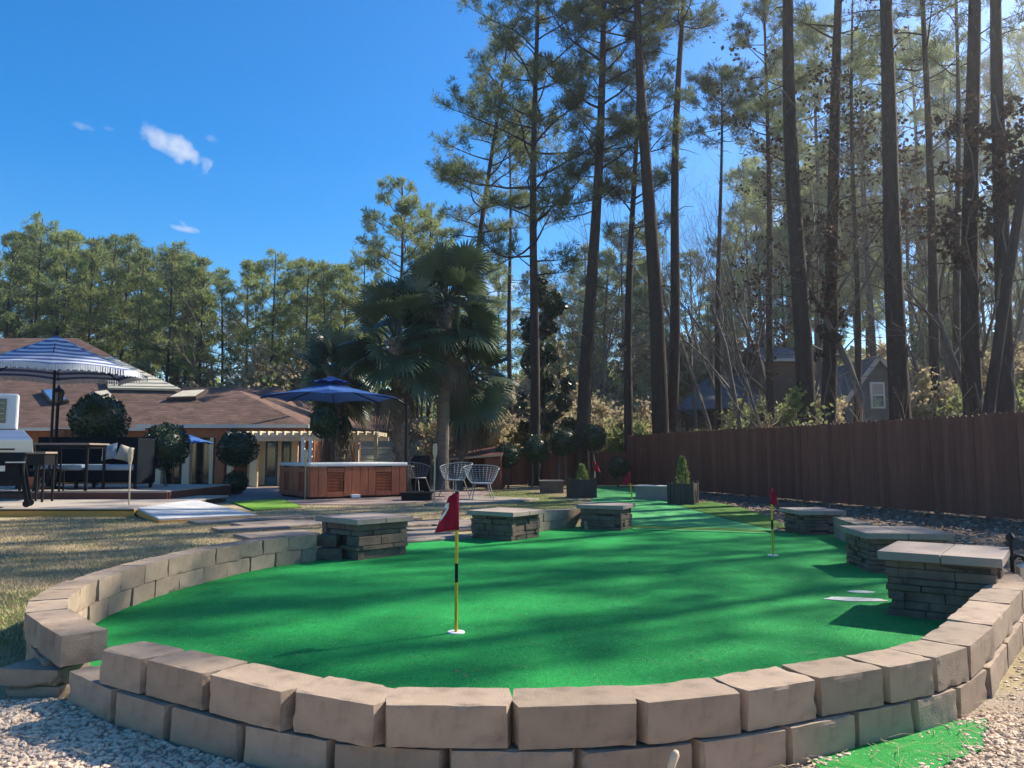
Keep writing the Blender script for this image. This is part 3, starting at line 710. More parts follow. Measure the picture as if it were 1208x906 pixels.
# ================================================================ GROUND DRESSING
def ico(sub=False):
    bm = bmesh.new(); bmesh.ops.create_icosphere(bm, subdivisions=1, radius=1)
    v = np.array([q.co[:] for q in bm.verts]); f = np.array([[q.index for q in x.verts] for x in bm.faces]); bm.free(); return v, f
IV, IF = ico()
def in_poly(px, py, poly):
    c = np.zeros(len(px), bool); n = len(poly); j = n-1
    for i in range(n):
        xi, yi, xj, yj = poly[i].x, poly[i].y, poly[j].x, poly[j].y
        c ^= ((yi > py) != (yj > py)) & (px < (xj-xi)*(py-yi)/((yj-yi) or 1e-9) + xi); j = i
    return c
outer_poly = [p + Vector((0, -.03)) for p in run] + back[::-1][1:] + [p for p in r2[::-1]] 
wallbuf = outer_poly
def stones(name, pts, smin, smax, m, kind='stuff', flat=.6, power=2.0):
    n = len(pts); s = smin + (smax-smin)*rng.random(n)**power
    V = IV[None]*(1 + .35*(rng.random((n, len(IV), 1))-.5))
    sc = np.stack([s*(.7+.6*rng.random(n)), s*(.7+.6*rng.random(n)), s*flat*(.7+.5*rng.random(n))], -1)
    V = V*sc[:, None]; a = rng.random(n)*6.283; ca_, sa = np.cos(a)[:,None], np.sin(a)[:,None]
    Vx = V[...,0]*ca_ - V[...,1]*sa; Vy = V[...,0]*sa + V[...,1]*ca_
    zz = height(pts[:,0], pts[:,1]) + s*flat*.35
    W = np.stack([Vx + pts[:,0:1], Vy + pts[:,1:2], V[...,2] + zz[:,None]], -1)
    tr = W[:, IF].reshape(-1, 3, 3)
    o = link(name, tri_mesh(name, tr, m)); tag(o, kind=kind); return o
def scatter(n, x0, x1, y0, y1): return np.stack([x0 + (x1-x0)*rng.random(n), y0 + (y1-y0)*rng.random(n)], -1)
P = np.concatenate([scatter(32000, -3.0, .2, 1.75, 3.6), scatter(15000, .2, 2.4, 1.75, 3.4), scatter(9000, 1.3, 4.4, 2.6, 7.0)])
P = P[~in_poly(P[:,0], P[:,1], wallbuf)]
P = P[~((P[:,0] > 2.4+.25*(P[:,1]-3)) & (P[:,1] < 3.4) & (rng.random(len(P)) < .75))]
P = P[(P[:,0] > -2.6 + rng.random(len(P))*.5) | (P[:,1] < 3.0 + rng.random(len(P))*.5)]
stones('gravel', P, .004, .017, M['stone_w'])
P = scatter(2600, 3.2, 9.2, 4.5, 17); yr = P[:,0] - (3.15 + .085*(P[:,1]-5))
P = P[(yr > .1) & (((P[:,0]-FA.x)*fn.x + (P[:,1]-FA.y)*fn.y) < -.1)]
keep = np.array([noise.noise(Vector((p[0]*.9, p[1]*.9, 3))) for p in P]) + .35*(rng.random(len(P))-.5) > -.12
keep &= ~in_poly(P[:,0], P[:,1], turf_poly) & ~in_poly(P[:,0], P[:,1], olive_poly)
stones('bed_stones', P[keep], .012, .06, M['stone_d'], power=3)
def leaves(name, pts, L, m, zoff=.012, curl=.5):
    n = len(pts); a = rng.random(n)*6.283; l = L*(.5+rng.random(n)); w = l*(.3+.3*rng.random(n))
    ux, uy = np.cos(a), np.sin(a); t = (rng.random((n, 4))-.2)*curl*l[:,None]
    z = height(pts[:,0], pts[:,1]) + zoff
    q = np.zeros((n,4,3)); 
    for k, (s, r_) in enumerate(((-1,0),(0,-1),(1,0),(0,1))):
        q[:,k,0] = pts[:,0] + s*ux*l/2 - r_*uy*w/2; q[:,k,1] = pts[:,1] + s*uy*l/2 + r_*ux*w/2; q[:,k,2] = z + np.abs(t[:,k])
    o = link(name, tri_mesh(name, q, m)); return tag(o, kind='stuff')
P = scatter(15000, 3.3, 9.5, 4.5, 26); yr = P[:,0] - (3.15 + .085*(P[:,1]-5))
P = P[(yr > .05) & (((P[:,0]-FA.x)*fn.x + (P[:,1]-FA.y)*fn.y) < -.05)]
P = P[~in_poly(P[:,0], P[:,1], turf_poly) & ~in_poly(P[:,0], P[:,1], olive_poly) & ~in_poly(P[:,0], P[:,1], strip_poly)]
leaves('leaf_litter', P, .065, M['litter'], zoff=.022)
# pine straw by the turf scrap and along the foot of the wall
def straw(name, pts, L, m, z=.02, w=.0013):
    n = len(pts); a = rng.random(n)*6.283; l = L*(.5+rng.random(n)); d = np.stack([np.cos(a), np.sin(a), .18*(rng.random(n)-.3)], -1)*l[:,None]
    s = np.stack([-np.sin(a), np.cos(a), np.zeros(n)], -1)*w
    c = np.stack([pts[:,0], pts[:,1], height(pts[:,0], pts[:,1]) + z + .012*rng.random(n)], -1); b = np.stack([rng.normal(0,.01,n), rng.normal(0,.01,n), .01*rng.random(n)], -1)
    q = np.stack([c-d/2-s, c-d/2+s, c+b+s, c+b-s], 1); q2 = np.stack([c+b-s, c+b+s, c+d/2+s*.5, c+d/2-s*.5], 1)
    o = link(name, tri_mesh(name, np.concatenate([q, q2]), m)); return tag(o, kind='stuff')
P = np.concatenate([scatter(600, .9, 2.6, 2.1, 3.5), scatter(1500, 2.0, 3.8, 2.3, 4.8), scatter(260, -3, 0, 1.9, 3.5), scatter(1500, 3.2, 7, 4.5, 12)]); P = P[~in_poly(P[:,0], P[:,1], wallbuf)]
straw('pine_straw', P, .10, M['straw'])
sp_ = np.array([(p.x, p.y) for p in sc2]); k_ = rng.integers(0, len(sp_), 500); P = sp_[k_] + rng.normal(0, .035, (500, 2)); P = P[~in_poly(P[:,0], P[:,1], wallbuf)]
o = stones('gravel', P, .004, .013, M['stone_w']); o.location.z = .012
P = scatter(5200, 2.15, 3.9, 2.3, 3.9); P = P[(P[:,0] > 2.15 + .45*(P[:,1]-2.4)) & (P[:,0]-P[:,1]*.55 > .95)]
corner_grass = P
# dormant lawn
def blades(name, pts, L, m, w=.004, z=0.0):
    n = len(pts); a = rng.random(n)*6.283; l = L*(.5+rng.random(n)); k = .3+.9*rng.random(n)
    base = np.stack([pts[:,0], pts[:,1], height(pts[:,0], pts[:,1]) + z], -1)
    s = np.stack([-np.sin(a), np.cos(a), np.zeros(n)], -1)*(w*(.6+.8*rng.random(n)))[:,None]
    tip = base + np.stack([np.cos(a)*l*k, np.sin(a)*l*k, l], -1)
    return tag(link(name, tri_mesh(name, np.stack([base-s, base+s, tip], 1), m)), kind='stuff')
P = np.concatenate([scatter(52000, -7.5, -2.2, 4.2, 9), scatter(46000, -8.5, -1.2, 9, 13.8), scatter(26000, -5.0, 3.0, 12.5, 19), scatter(14000, -3.5, 3.0, 19, 27)])
P = P[~in_poly(P[:,0], P[:,1], wallbuf)]; P = P[~in_poly(P[:,0], P[:,1], turf_poly) & ~in_poly(P[:,0], P[:,1], strip_poly) & ~in_poly(P[:,0], P[:,1], olive_poly)]
P = P[P[:,0] < 3.2+.08*(P[:,1]-5)]
blades('dry_lawn_grass', np.concatenate([P, corner_grass]), .028, M['straw'])

# the pile of the green itself
P = np.concatenate([scatter(60000, -2.9, 3.6, 2.6, 5.2), scatter(25000, -3.0, 3.9, 5.0, 7.5)]); P = P[in_poly(P[:,0], P[:,1], turf_poly)]
M['pile'] = mat('turf_pile', (.004,.23,.06), (.02,.34,.10), rough=.6, scale=60, coords='World', spec=.3, trans=.2, c3=(.25,.55,.35), c3_lo=.66, c3_hi=.72, c3_scale=140)
blades('turf_fibres', P, .007, M['pile'], w=.0011, z=.005)

# a few dry needles and leaf scraps that have blown onto the green
P = scatter(150, -2.4, 3.4, 2.8, 9); P = P[in_poly(P[:,0], P[:,1], turf_poly)]
straw('pine_straw', P, .07, M['litter'], z=.012, w=.0018)
P = scatter(45, -2.4, 3.4, 2.8, 9); P = P[in_poly(P[:,0], P[:,1], turf_poly)]
leaves('leaf_litter', P, .022, M['litter'], zoff=.016)

# twig and pebbles
tw = MB(); p = at(797, 890, 2.36)
tw.tube([(p.x-.05,p.y-.03,-.02),(p.x-.03,p.y-.015,p.z*.5),(p.x-.012,p.y,p.z-.03),(p.x,p.y+.004,p.z),(p.x+.004,p.y+.006,p.z+.010)], [.010,.011,.012,.013,.006], 8)
o = tw.build('twig', M['bamboo'], smooth=True); tag(o, 'pale stub of a twig poking up in front of the block wall', 'twig')
p = G(1156, 790, .02); st = link('stone', block_mesh(.07,.06,.06,.045,950,5)); st.data.materials[0] = M['ledge']; st.location = (p.x, p.y, .0); tag(st, 'small dark rock on the gravel at the foot of the wall', 'rock')
p = G(88, 824, 0); st = link('stone', block_mesh(.07,.05,.05,.02,951,5)); st.location = (p.x, p.y, -.005); tag(st, 'tan chip of broken block on the gravel by the wall gap', 'rock')
for px, py, s, lab in ((1205,648,.16,'brown boulder among the white stones by the flood light'), (1160,592,.11,'grey rock at the foot of the brown fence'), (1108,606,.09,'pale rock lying in the leafy bed by the fence')):
    p = G(px, py, 0); bm = bmesh.new(); bmesh.ops.create_icosphere(bm, subdivisions=3, radius=1)
    for v in bm.verts: v.co *= 1 + .28*noise.noise(v.co*1.6 + Vector((px,0,0))); v.co.z *= .6
    bmesh.ops.scale(bm, verts=bm.verts, vec=(s,s*.8,s)); m_ = bpy.data.meshes.new('rock'); bm.to_mesh(m_); bm.free(); m_.materials.append(M['ledge'])
    o = link('rock', m_, loc=(p.x, p.y, s*.3)); tag(o, lab, 'rock')

# flood light on a stake beside the largest pedestal
p = G(1182, 694, .2)
fl = thing('flood_light', 'small black flood light on a stake beside the largest pedestal', 'lamp', (p.x+.22, p.y+.22, 0))
mb = MB(); mb.tube([(0,0,-.05),(0,0,.50)], .013, 10); mb.build('stake', M['black'], fl)
mb = MB(); mb.lathe([(.006,.0),(.03,.012),(.034,.03),(.012,.055),(.0,.07)], c=(0,0,.49), n=8); mb.build('finial', M['black'], fl)
mb = MB(); mb.tube([(0,0,.36),(.03,-.01,.39),(.06,-.02,.385),(.085,-.02,.35)], .012, 8); mb.build('bracket', M['black'], fl, smooth=True)
mb = MB(); Mx = Matrix.Translation((.085,-.03,.30)) @ Matrix.Rotation(R(-18),4,'Y') @ Matrix.Rotation(R(24),4,'X')
mb.box((0,0,0), (.14,.045,.095), M=Mx); mb.build('lamp_head', M['floodhead'], fl, bevel=.006)
mb = MB(); mb.box((0,.028,0), (.12,.012,.08), M=Mx); mb.build('back_plate', M['black'], fl)
lf = thing('spot_light', 'low dark spot light with pale rim behind the wall top', 'lamp', (p.x+.42, p.y+.42, 0))
mb = MB(); mb.tube([(0,0,-.04),(0,0,.14)], .01, 8); mb.build('stake', M['black'], lf)
mb = MB(); Mx = Matrix.Translation((0,0,.18)) @ Matrix.Rotation(R(-35),4,'Y'); mb.box((0,0,0), (.12,.10,.05), M=Mx); mb.build('lamp_head', M['black'], lf, bevel=.005)
mb = MB(); mb.box((0,0,.027), (.125,.105,.006), M=Mx); mb.build('rim', M['floodhead'], lf)

# ================================================================ PAVER PATH
pv = bpy.data.meshes.new('x')
def paver_mesh(w, l, seed):
    m_ = block_mesh(w, w, l, .05, seed, 1.5); m_.materials[0] = M['paver']; m_.name = 'paver'; return m_
pav = [(278,614.5,0),(312,623,0),(346,631,0),(333,617,0),(368,618,0),(345,611.5,0),(404,614,0),(484,619,1),(500,631,1),(536,624,1),(521,634,1),(530,616,1),(470,612,1),(560,618,1)]
pm = [paver_mesh(.98, .62, 970+k) for k in range(3)]
for i, (px, py, s) in enumerate(pav):
    p = G(px, py, 0.02); o = link('paver', pm[i % 3]); o.location = (p.x, p.y-.3, -.012+.004*(i % 3)); o.rotation_euler = (0, 0, R((38 if s == 0 else 32) + (i*37 % 7) - 3))
    tag(o, 'grey concrete paver of the path across the lawn' if s == 0 else 'grey concrete paver between the two nearer pedestals', 'paver', 'pavers set in the lawn' if s == 0 else 'pavers between the pedestals')
# ================================================================ DECKS AND PATIO
ZL, ZU = .15, .33
dl = thing('lower_deck', 'low wooden deck step with a sunlit yellow edge board beside the lawn', 'deck', (-10, 13.6, 0))
e = G(158, 600, ZL)
mb = MB(); mb.box((e.x-4.5, e.y+2.3, ZL-.02), (9, 4.6, .04)); o = mb.build('boards', M['decktop'], dl); o.location = (10, -13.6, 0)
mb = MB(); mb.box((e.x-4.5, e.y+.018, ZL/2-.03), (9.02, .036, ZL+.016)); o = mb.build('edge_board', M['deckyellow'], dl); o.location = (10, -13.6, 0)
mb = MB(); mb.box((e.x-4.5, e.y+2.4, ZL/2-.04), (8.9, 4.4, ZL-.08)); o = mb.build('frame', M['gap_shade'], dl); o.location = (10, -13.6, 0)
e2 = G(197, 579, ZU)
du = thing('upper_deck', 'raised deck platform with dark red edge under the garden sofa', 'deck', (-12, 17, 0))
mb = MB(); mb.box((e2.x-5, e2.y+1.9, ZU-.02), (10, 3.8, .04)); o = mb.build('boards', M['decktop'], du); o.location = (12, -17, 0)
mb = MB(); mb.box((e2.x-5, e2.y+.02, (ZU+ZL)/2-.012), (10.02, .036, ZU-ZL-.02)); o = mb.build('edge_board', M['deckred'], du); o.location = (12, -17, 0)
mb = MB(); mb.box((e2.x+.01, e2.y+1.9, ZU/2-.012), (.036, 3.7, ZU-.03)); o = mb.build('side_board', M['deckred'], du); o.location = (12, -17, 0)
wr = thing('ramp', 'white board ramp lying from the wooden deck onto the lawn', 'ramp', (-5.6, 13.6, 0))
A_, B_, C_, D_ = Vector((-6.85,14.1,.17)), Vector((-6.6,16.7,.17)), Vector((-4.45,13.55,.07)), Vector((-5.7,12.35,.07))
B_ = G(230,589,.17); C_ = G(303,607,.07); D_ = G(188,612,.07); A_ = G(163,599,.17)
Q = B_ + (D_-A_) 
off = Vector((5.6,-13.6,0))
mb = MB(); n = 12
for k in range(n):
    t0, t1 = k/n, (k+.965)/n
    mb.slab([A_.lerp(B_,t0)+off, A_.lerp(B_,t1)+off, D_.lerp(C_,t1)+off, D_.lerp(C_,t0)+off], .03)
mb.build('boards', M['whiteboard'], wr)
mb = MB()
for a, b in ((A_,D_),(D_,C_),(B_,C_)):
    a1, b1 = a+off-Vector((0,0,.075)), b+off-Vector((0,0,.065)); mb.bar(a1, b1, .035, .085)
mb.build('skirt', M['deckyellow'], wr)
pat = [G(232,578,0.02), G(250,590,0.02), G(325,588,0.02), G(330,600,0.02), G(440,602,0.02), G(560,596,.02), G(640,578,.02), G(560,572,.02), G(420,568,.02), G(200,573,.02)]
mb = MB(); mb.prism([(-13.5,18.5),(-6.6,18.3),(-5.4,18.9),(-5.2,17.2),(-2.9,17.0),(-.9,19.5),(-.6,23),(-4,26.5),(-13.5,26.5)], -.02, .02)
tag(mb.build('patio', M['patio'], None), kind='structure')
ts = [G(272,592,.02), G(300,602,.02), G(356,598,.02), G(330,588,.02)]
mb = MB(); mb.prism([(p.x,p.y) for p in ts], .01, .03)
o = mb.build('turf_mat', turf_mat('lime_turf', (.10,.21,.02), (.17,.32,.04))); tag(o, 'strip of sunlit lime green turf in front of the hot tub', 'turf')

# ================================================================ HOT TUB
tub = thing('hot_tub', 'cedar-panelled hot tub with a white rim on the patio', 'hot tub', (0,0,0))
tf = G(365, 589.5, .02); tfr = G(474, 587, .02); tl = G(323, 583.5, .02)
a_ = R(35); W_ = 2.62; D2 = 2.25
tub.location = (tf.x, tf.y, .02); tub.rotation_euler = (0,0,a_)
HT = .80
mb = MB(); mb.box((W_/2, D2/2, .03), (W_-.12, D2-.12, .06)); mb.build('base', M['gap_shade'], tub)
mb = MB(); mb.box((W_/2, D2/2, HT/2+.02), (W_-.07, D2-.07, HT-.04)); mb.build('core', M['gap_shade'], tub)
def tubside(x0, x1, along_y=False):
    L = W_ if not along_y else D2
    mb = MB(); lv = []
    u = .0
    pat_ = [('p',.12),('p',.13),('l',.26),('p',.12),('p',.13),('p',.13),('p',.12),('l',.26),('p',.13),('p',.12)]
    tot = sum(q[1] for q in pat_); 
    for kd, wd in pat_:
        w = wd/tot*L
        if kd == 'p': bx = (u+w/2, .012, HT/2+.03, w-.012, HT-.06)
        else:
            for z in (.11, HT-.09): # top and bottom rails
                c = (u+w/2, .012, z); 
                if along_y: mb.box((.012, u+w/2, z), (.05, w-.012, .12))
                else: mb.box(c, (w-.012, .05, .12))
            lv.append(MB()); n = 6; z0 = .18; hh = (HT-.16-z0)/n
            for k in range(n):
                z = z0 + hh*(k+.5)
                Mx = Matrix.Translation((u+w/2, .02, z)) @ Matrix.Rotation(R(24),4,'X')
                if along_y: Mx = Matrix.Translation((.02, u+w/2, z)) @ Matrix.Rotation(R(-90),4,'Z') @ Matrix.Rotation(R(24),4,'X')
                lv[-1].box((0,0,0), (w-.02, .018, hh*.92), M=Mx)
            u += w; continue
        if along_y: mb.box((bx[1], bx[0], bx[2]), (.05, bx[3], bx[4]))
        else: mb.box(bx[:3], (bx[3], .05, bx[4]))
        u += w
    return mb, lv
for ay in (False, True):
    mb, lv = tubside(0, W_, ay); mb.build('side_panel', M['tubwood'], tub, bevel=.006); [q.build('louver', M['tubwood'], tub) for q in lv]
mb = MB(); mb.box((W_/2, D2-.012, HT/2+.03), (W_, .05, HT-.06)); mb.build('side_panel', M['tubwood'], tub)
mb = MB(); mb.box((W_-.012, D2/2, HT/2+.03), (.05, D2-.06, HT-.06)); mb.build('side_panel', M['tubwood'], tub)
mb = MB(); mb.box((W_/2, D2/2, HT+.045), (W_+.05, D2+.05, .09)); mb.build('rim', M['tubrim'], tub, bevel=.03, smooth=False)
mb = MB(); mb.box((W_*.44, -.10, .06), (.22, .12, .08)); mb.build('step_light', M['white'], tub, bevel=.01)

# ================================================================ UMBRELLAS
def canopy(mb, n, r, z_rim, z_top, sag=.12, mi=lambda k, j: 0, rows=7, r0=.03, rot=0):
    """an n-sided canopy: cloth stretched between straight ribs, edges scalloped inwards"""
    seg = 6; N_ = n*seg; vs = []
    for j in range(rows+1):
        t = j/rows
        for k in range(N_):
            a = rot + 2*math.pi*k/N_; f = (k % seg)/seg; b = math.cos(math.pi/n)/math.cos(((f-.5)*2*math.pi/n))
            dip = math.sin(math.pi*f)
            rr = (r0 + (r-r0)*t)*(b)
            zz = z_top + (z_rim-z_top)*t**.93 - sag*dip*t*(1-t)*.6 + .05*dip*t**3
            vs.append((rr*math.cos(a), rr*math.sin(a), zz))
    o = len(mb.v); mb.v += vs
    for j in range(rows):
        for k in range(N_):
            mb.f.append((o+j*N_+k, o+j*N_+(k+1)%N_, o+(j+1)*N_+(k+1)%N_, o+(j+1)*N_+k)); mb.m.append(mi(k//seg, j))
    return mb
def ribs(t, n, r, z_rim, z_top, rot, m=None):
    for k in range(n):
        a = rot + 2*math.pi*k/n; mb = MB()
        mb.bar((.05*math.cos(a), .05*math.sin(a), z_top-.05), (r*.99*math.cos(a), r*.99*math.sin(a), z_rim-.02), .02, .025); mb.build('rib', M['black'], t)
# cantilever umbrella over the tub
uc = at(390, 470, 20.2)
cu = thing('cantilever_umbrella', 'blue cantilever umbrella reaching over the hot tub', 'umbrella', (uc.x, uc.y, .02))
zr, zt = uc.z-.02, at(390, 452, 20.2).z
ru = 78*20.2/905*1.03
mb = canopy(MB(), 8, ru, zr, zt, rot=R(10)); o = mb.build('canopy', M['navy'], cu, smooth=False); sm = o.modifiers.new('cloth', 'SOLIDIFY'); sm.thickness = .006
mb = canopy(MB(), 8, .52, zt-.02, zt+.16, rot=R(10), rows=4); o = mb.build('vent', M['navy'], cu); sm = o.modifiers.new('cloth', 'SOLIDIFY'); sm.thickness = .006
ribs(cu, 8, ru, zr, zt, R(10))
pp = at(479, 540, 21.2); px_ = pp.x-uc.x; py_ = pp.y-uc.y
mb = MB(); mb.tube([(px_,py_,0),(px_,py_,zr-.05)], .045, 10); mb.build('post', M['black'], cu)
mb = MB(); mb.tube([(px_,py_,zr-.12),(px_*.85,py_*.85,zr+.06),(px_*.4,py_*.4,zt-.20),(0,0,zt-.16),(0,0,zt-.03)], .028, 8); mb.build('arm', M['black'], cu, smooth=True)
mb = MB(); mb.box((px_,py_,.05), (.9,.9,.09)); mb.build('base', M['black'], cu, bevel=.02)
# striped market umbrella on the deck
uc = at(63, 470, 17.6); zt = at(63, 396, 17.6).z; zr = at(63, 440, 17.6).z
ru = 100*17.6/905
su = thing('striped_umbrella', 'blue and white striped market umbrella with a pale fringe over the deck table', 'umbrella', (uc.x, uc.y, ZU))
mb = canopy(MB(), 8, ru, zr-ZU, zt-ZU, rot=R(22.5+6), rows=15, mi=lambda k, j: (0 if j % 2 == 0 else 1)); o = mb.build('canopy', [M['stripe_blue'], M['stripe_white']], su); sm = o.modifiers.new('cloth', 'SOLIDIFY'); sm.thickness = .006
mb = MB(); N_ = 220
for k in range(N_):
    a = 2*math.pi*k/N_; a2 = 2*math.pi*(k+.88)/N_; oa = a - R(28.5); f = (oa/(2*math.pi/8)) % 1
    b = math.cos(math.pi/8)/math.cos((f-.5)*2*math.pi/8); dip = .05*math.sin(math.pi*f)
    rr = ru*b*1.003; z = zr-ZU+dip; l = .12+.015*math.sin(k*2.3)
    mb.add([(rr*math.cos(a),rr*math.sin(a),z+.005),(rr*math.cos(a2),rr*math.sin(a2),z+.005),(rr*math.cos(a2)*1.002,rr*math.sin(a2)*1.002,z-l),(rr*math.cos(a)*1.002,rr*math.sin(a)*1.002,z-l)], [(0,1,2,3)])
o = mb.build('fringe', M['stripe_white'], su); sm = o.modifiers.new('cloth', 'SOLIDIFY'); sm.thickness = .004
ribs(su, 8, ru, zr-ZU, zt-ZU, R(28.5))
mb = MB(); mb.tube([(0,0,0),(0,0,zt-ZU+.02)], .03, 10); mb.build('pole', M['black'], su)
mb = MB(); mb.lathe([(.02,0),(.05,.05),(.045,.1),(.015,.16),(.03,.2),(.0,.25)], c=(0,0,zt-ZU-.01), n=12); mb.build('finial', M['black'], su, smooth=True)
mb = MB(); mb.lathe([(.28,0),(.28,.05),(.06,.09),(.05,.3)], n=20); mb.build('base', M['black'], su)
# third umbrella, far under the eave
uc = at(206, 520, 25.5)
tu = thing('garden_umbrella', 'small blue umbrella half hidden behind a topiary by the house', 'umbrella', (uc.x, uc.y, 0))
mb = canopy(MB(), 8, 1.25, at(0,523,25.5).z, at(0,506,25.5).z, rot=R(5)); o = mb.build('canopy', M['navy'], tu); sm = o.modifiers.new('cloth', 'SOLIDIFY'); sm.thickness = .006
mb = MB(); mb.tube([(0,0,0),(0,0,at(0,507,25.5).z)], .025, 8); mb.build('pole', M['black'], tu)
ribs(tu, 8, 1.25, at(0,523,25.5).z, at(0,506,25.5).z, R(5))

# ================================================================ DECK FURNITURE
sp = at(100, 575, 18.2); sx0 = at(30,575,18.2).x; sx1 = at(172,575,18.2).x; zs = at(0,515,18.2).z - ZU
sofa = thing('garden_sofa', 'dark wicker garden sofa with blue cushions on the raised deck', 'sofa', (sx0, 18.0, ZU)); SW = sx1-sx0
mb = MB(); mb.box((SW/2, .62, zs/2+.06), (SW, .09, zs-.12)); mb.build('backrest', M['wicker'], sofa, bevel=.02)
mb = MB(); mb.box((SW-.045, .16, zs/2+.04), (.09, .84, zs-.16)); mb.build('armrest', M['wicker'], sofa, bevel=.02)
mb = MB(); mb.box((.045, .16, .36), (.09, .84, .55)); mb.build('armrest', M['wicker'], sofa, bevel=.02)
mb = MB(); mb.box((SW/2, .17, .30), (SW-.2, .80, .24)); mb.build('seat', M['wicker'], sofa, bevel=.02)
for x in (.06, SW*.5, SW-.06):
    for y in (-.2, .55):
        mb = MB(); mb.box((x,y,.1), (.06,.06,.2)); mb.build('leg', M['black'], sofa)
for k in range(2):
    mb = MB(); mb.box((SW*(.35+.42*k), .12, .49), (SW*.40, .74, .14)); mb.build('seat_cushion', M['cushion'], sofa, bevel=.05, smooth=True)
def pillow_mesh(s, seed):
    n = 10; vs = []; mb = MB()
    for sgn in (1,-1):
        for i in range(n+1):
            for j in range(n+1):
                u, v = i/n*2-1, j/n*2-1; th = .085*((1-u**2)*(1-v**2))**.55
                pin = 1 - .09*(1-abs(u*v))
                vs.append((u*s/2*(pin if abs(v) < 1 else .96), sgn*th, v*s/2*pin))
    q = (n+1)**2
    fs = []
    for sgn in range(2):
        for i in range(n):
            for j in range(n):
                f = (sgn*q+i*(n+1)+j, sgn*q+(i+1)*(n+1)+j, sgn*q+(i+1)*(n+1)+j+1, sgn*q+i*(n+1)+j+1); fs.append(f if sgn else f[::-1])
    return mb.add(vs, fs)
for px, py, s, rz, m_, lab in ((129,533,.40,-10,'pillow','blue patterned cushion leaning against the sofa back'),(148,535,.38,16,'cream','cream cushion leaning on the sofa arm')):
    p = at(px, py, 18.25); o = pillow_mesh(s, 1).build('throw_pillow', M['pillow'] if m_ == 'pillow' else mat('cream_pillow',(.50,.45,.36),(.42,.37,.30),rough=.9,scale=6), smooth=True)
    o.location = p; o.rotation_euler = (R(-18), R(rz), R(rz*.6)); tag(o, lab, 'pillow')
# dining table with a pale top
tp = at(85, 523, 17.2); tb = thing('dining_table', 'dark table with a pale top under the striped umbrella', 'table', (tp.x, 17.2, ZU)); th_ = tp.z-ZU
mb = MB(); mb.box((0,0,th_-.02), (1.25,.85,.04)); mb.build('table_top', M['paver'], tb, bevel=.008)
for x in (-.55,.55):
    for y in (-.36,.36): mb = MB(); mb.box((x,y,th_/2-.02), (.05,.05,th_-.04)); mb.build('leg', M['black'], tb)
mb = MB(); mb.box((0,0,th_-.08), (1.15,.76,.07)); mb.build('apron', M['black'], tb)
def deck_chair(px, d, rz, label, bh):
    p = at(px, 575, d); t = thing('dining_chair', label, 'chair', (p.x, d, ZU), rz, 'dark chairs at the deck table')
    mb = MB(); mb.box((0,0,.45), (.46,.46,.05)); mb.build('seat', M['black'], t, bevel=.012)
    for x in (-.2,.2):
        mb = MB(); mb.bar((x,-.2,0),(x*.95,-.2,.43),.035,.035,up=(0,1,0)); mb.build('leg', M['black'], t)
        mb = MB(); mb.bar((x,.26,0),(x,.2,.43),.035,.035,up=(0,1,0)); mb.build('leg', M['black'], t)
    mb = MB()
    for x in (-.2,.2): mb.bar((x,.2,.47),(x,.28,bh),.035,.03,up=(0,1,0))
    mb.bar((-.2,.28,bh-.03),(.2,.28,bh-.03),.05,.03); mb.bar((-.2,.21,.5),(.2,.28,bh-.05),.03,.02); mb.bar((.2,.21,.5),(-.2,.28,bh-.05),.03,.021)
    mb.build('backrest', M['black'], t); return t
deck_chair(60, 16.6, R(200), 'black cross-back chair on the deck nearest the sofa', .98)
deck_chair(44, 16.9, R(160), 'black cross-back chair on the deck behind the steel cooker', .98)
sp_ = at(49, 533, 15.9); sd_ = thing('side_table', 'small grey side table beside the steel cooker', 'table', (sp_.x, 15.9, ZL)); hh = sp_.z-ZL
mb = MB(); mb.box((0,0,hh-.02),(.42,.42,.04)); mb.build('table_top', M['paver'], sd_, bevel=.006)
mb = MB(); mb.box((0,0,hh-.16),(.36,.36,.22)); mb.build('box', M['black'], sd_)
for x in (-.17,.17):
    for y in (-.17,.17): mb = MB(); mb.box((x,y,hh/2-.13),(.035,.035,hh-.26)); mb.build('leg', M['black'], sd_)
pt = at(89, 568, 19.3); o = MB().lathe([(.10,0),(.15,.2),(.17,.24),(.17,.28),(.14,.28),(.12,.24)], n=20).build('plant_pot', M['orangepot'], smooth=True); o.location = (pt.x, 17.6, ZU); tag(o, 'terracotta pot on the deck under the sofa end', 'pot')
pt = at(84, 508, 20.6)
o = MB().box((0,0,.25),(.26,.26,.5)).build('chimney_pot', M['brick'], bevel=.01); o.location = (at(72,520,20.6).x, 20.6, at(72,520,20.6).z-.5); 
o.name = 'brick_post'; o.scale = (1,1,1); tag(o, 'short red brick post behind the dark sofa', 'post')
o.data = MB().box((0,0,.9),(.34,.34,1.8)).build('tmp', M['brick'], bevel=.01).data; bpy.data.objects.remove([q for q in bpy.data.objects if q.name.startswith('tmp')][0]); o.location.z = 0

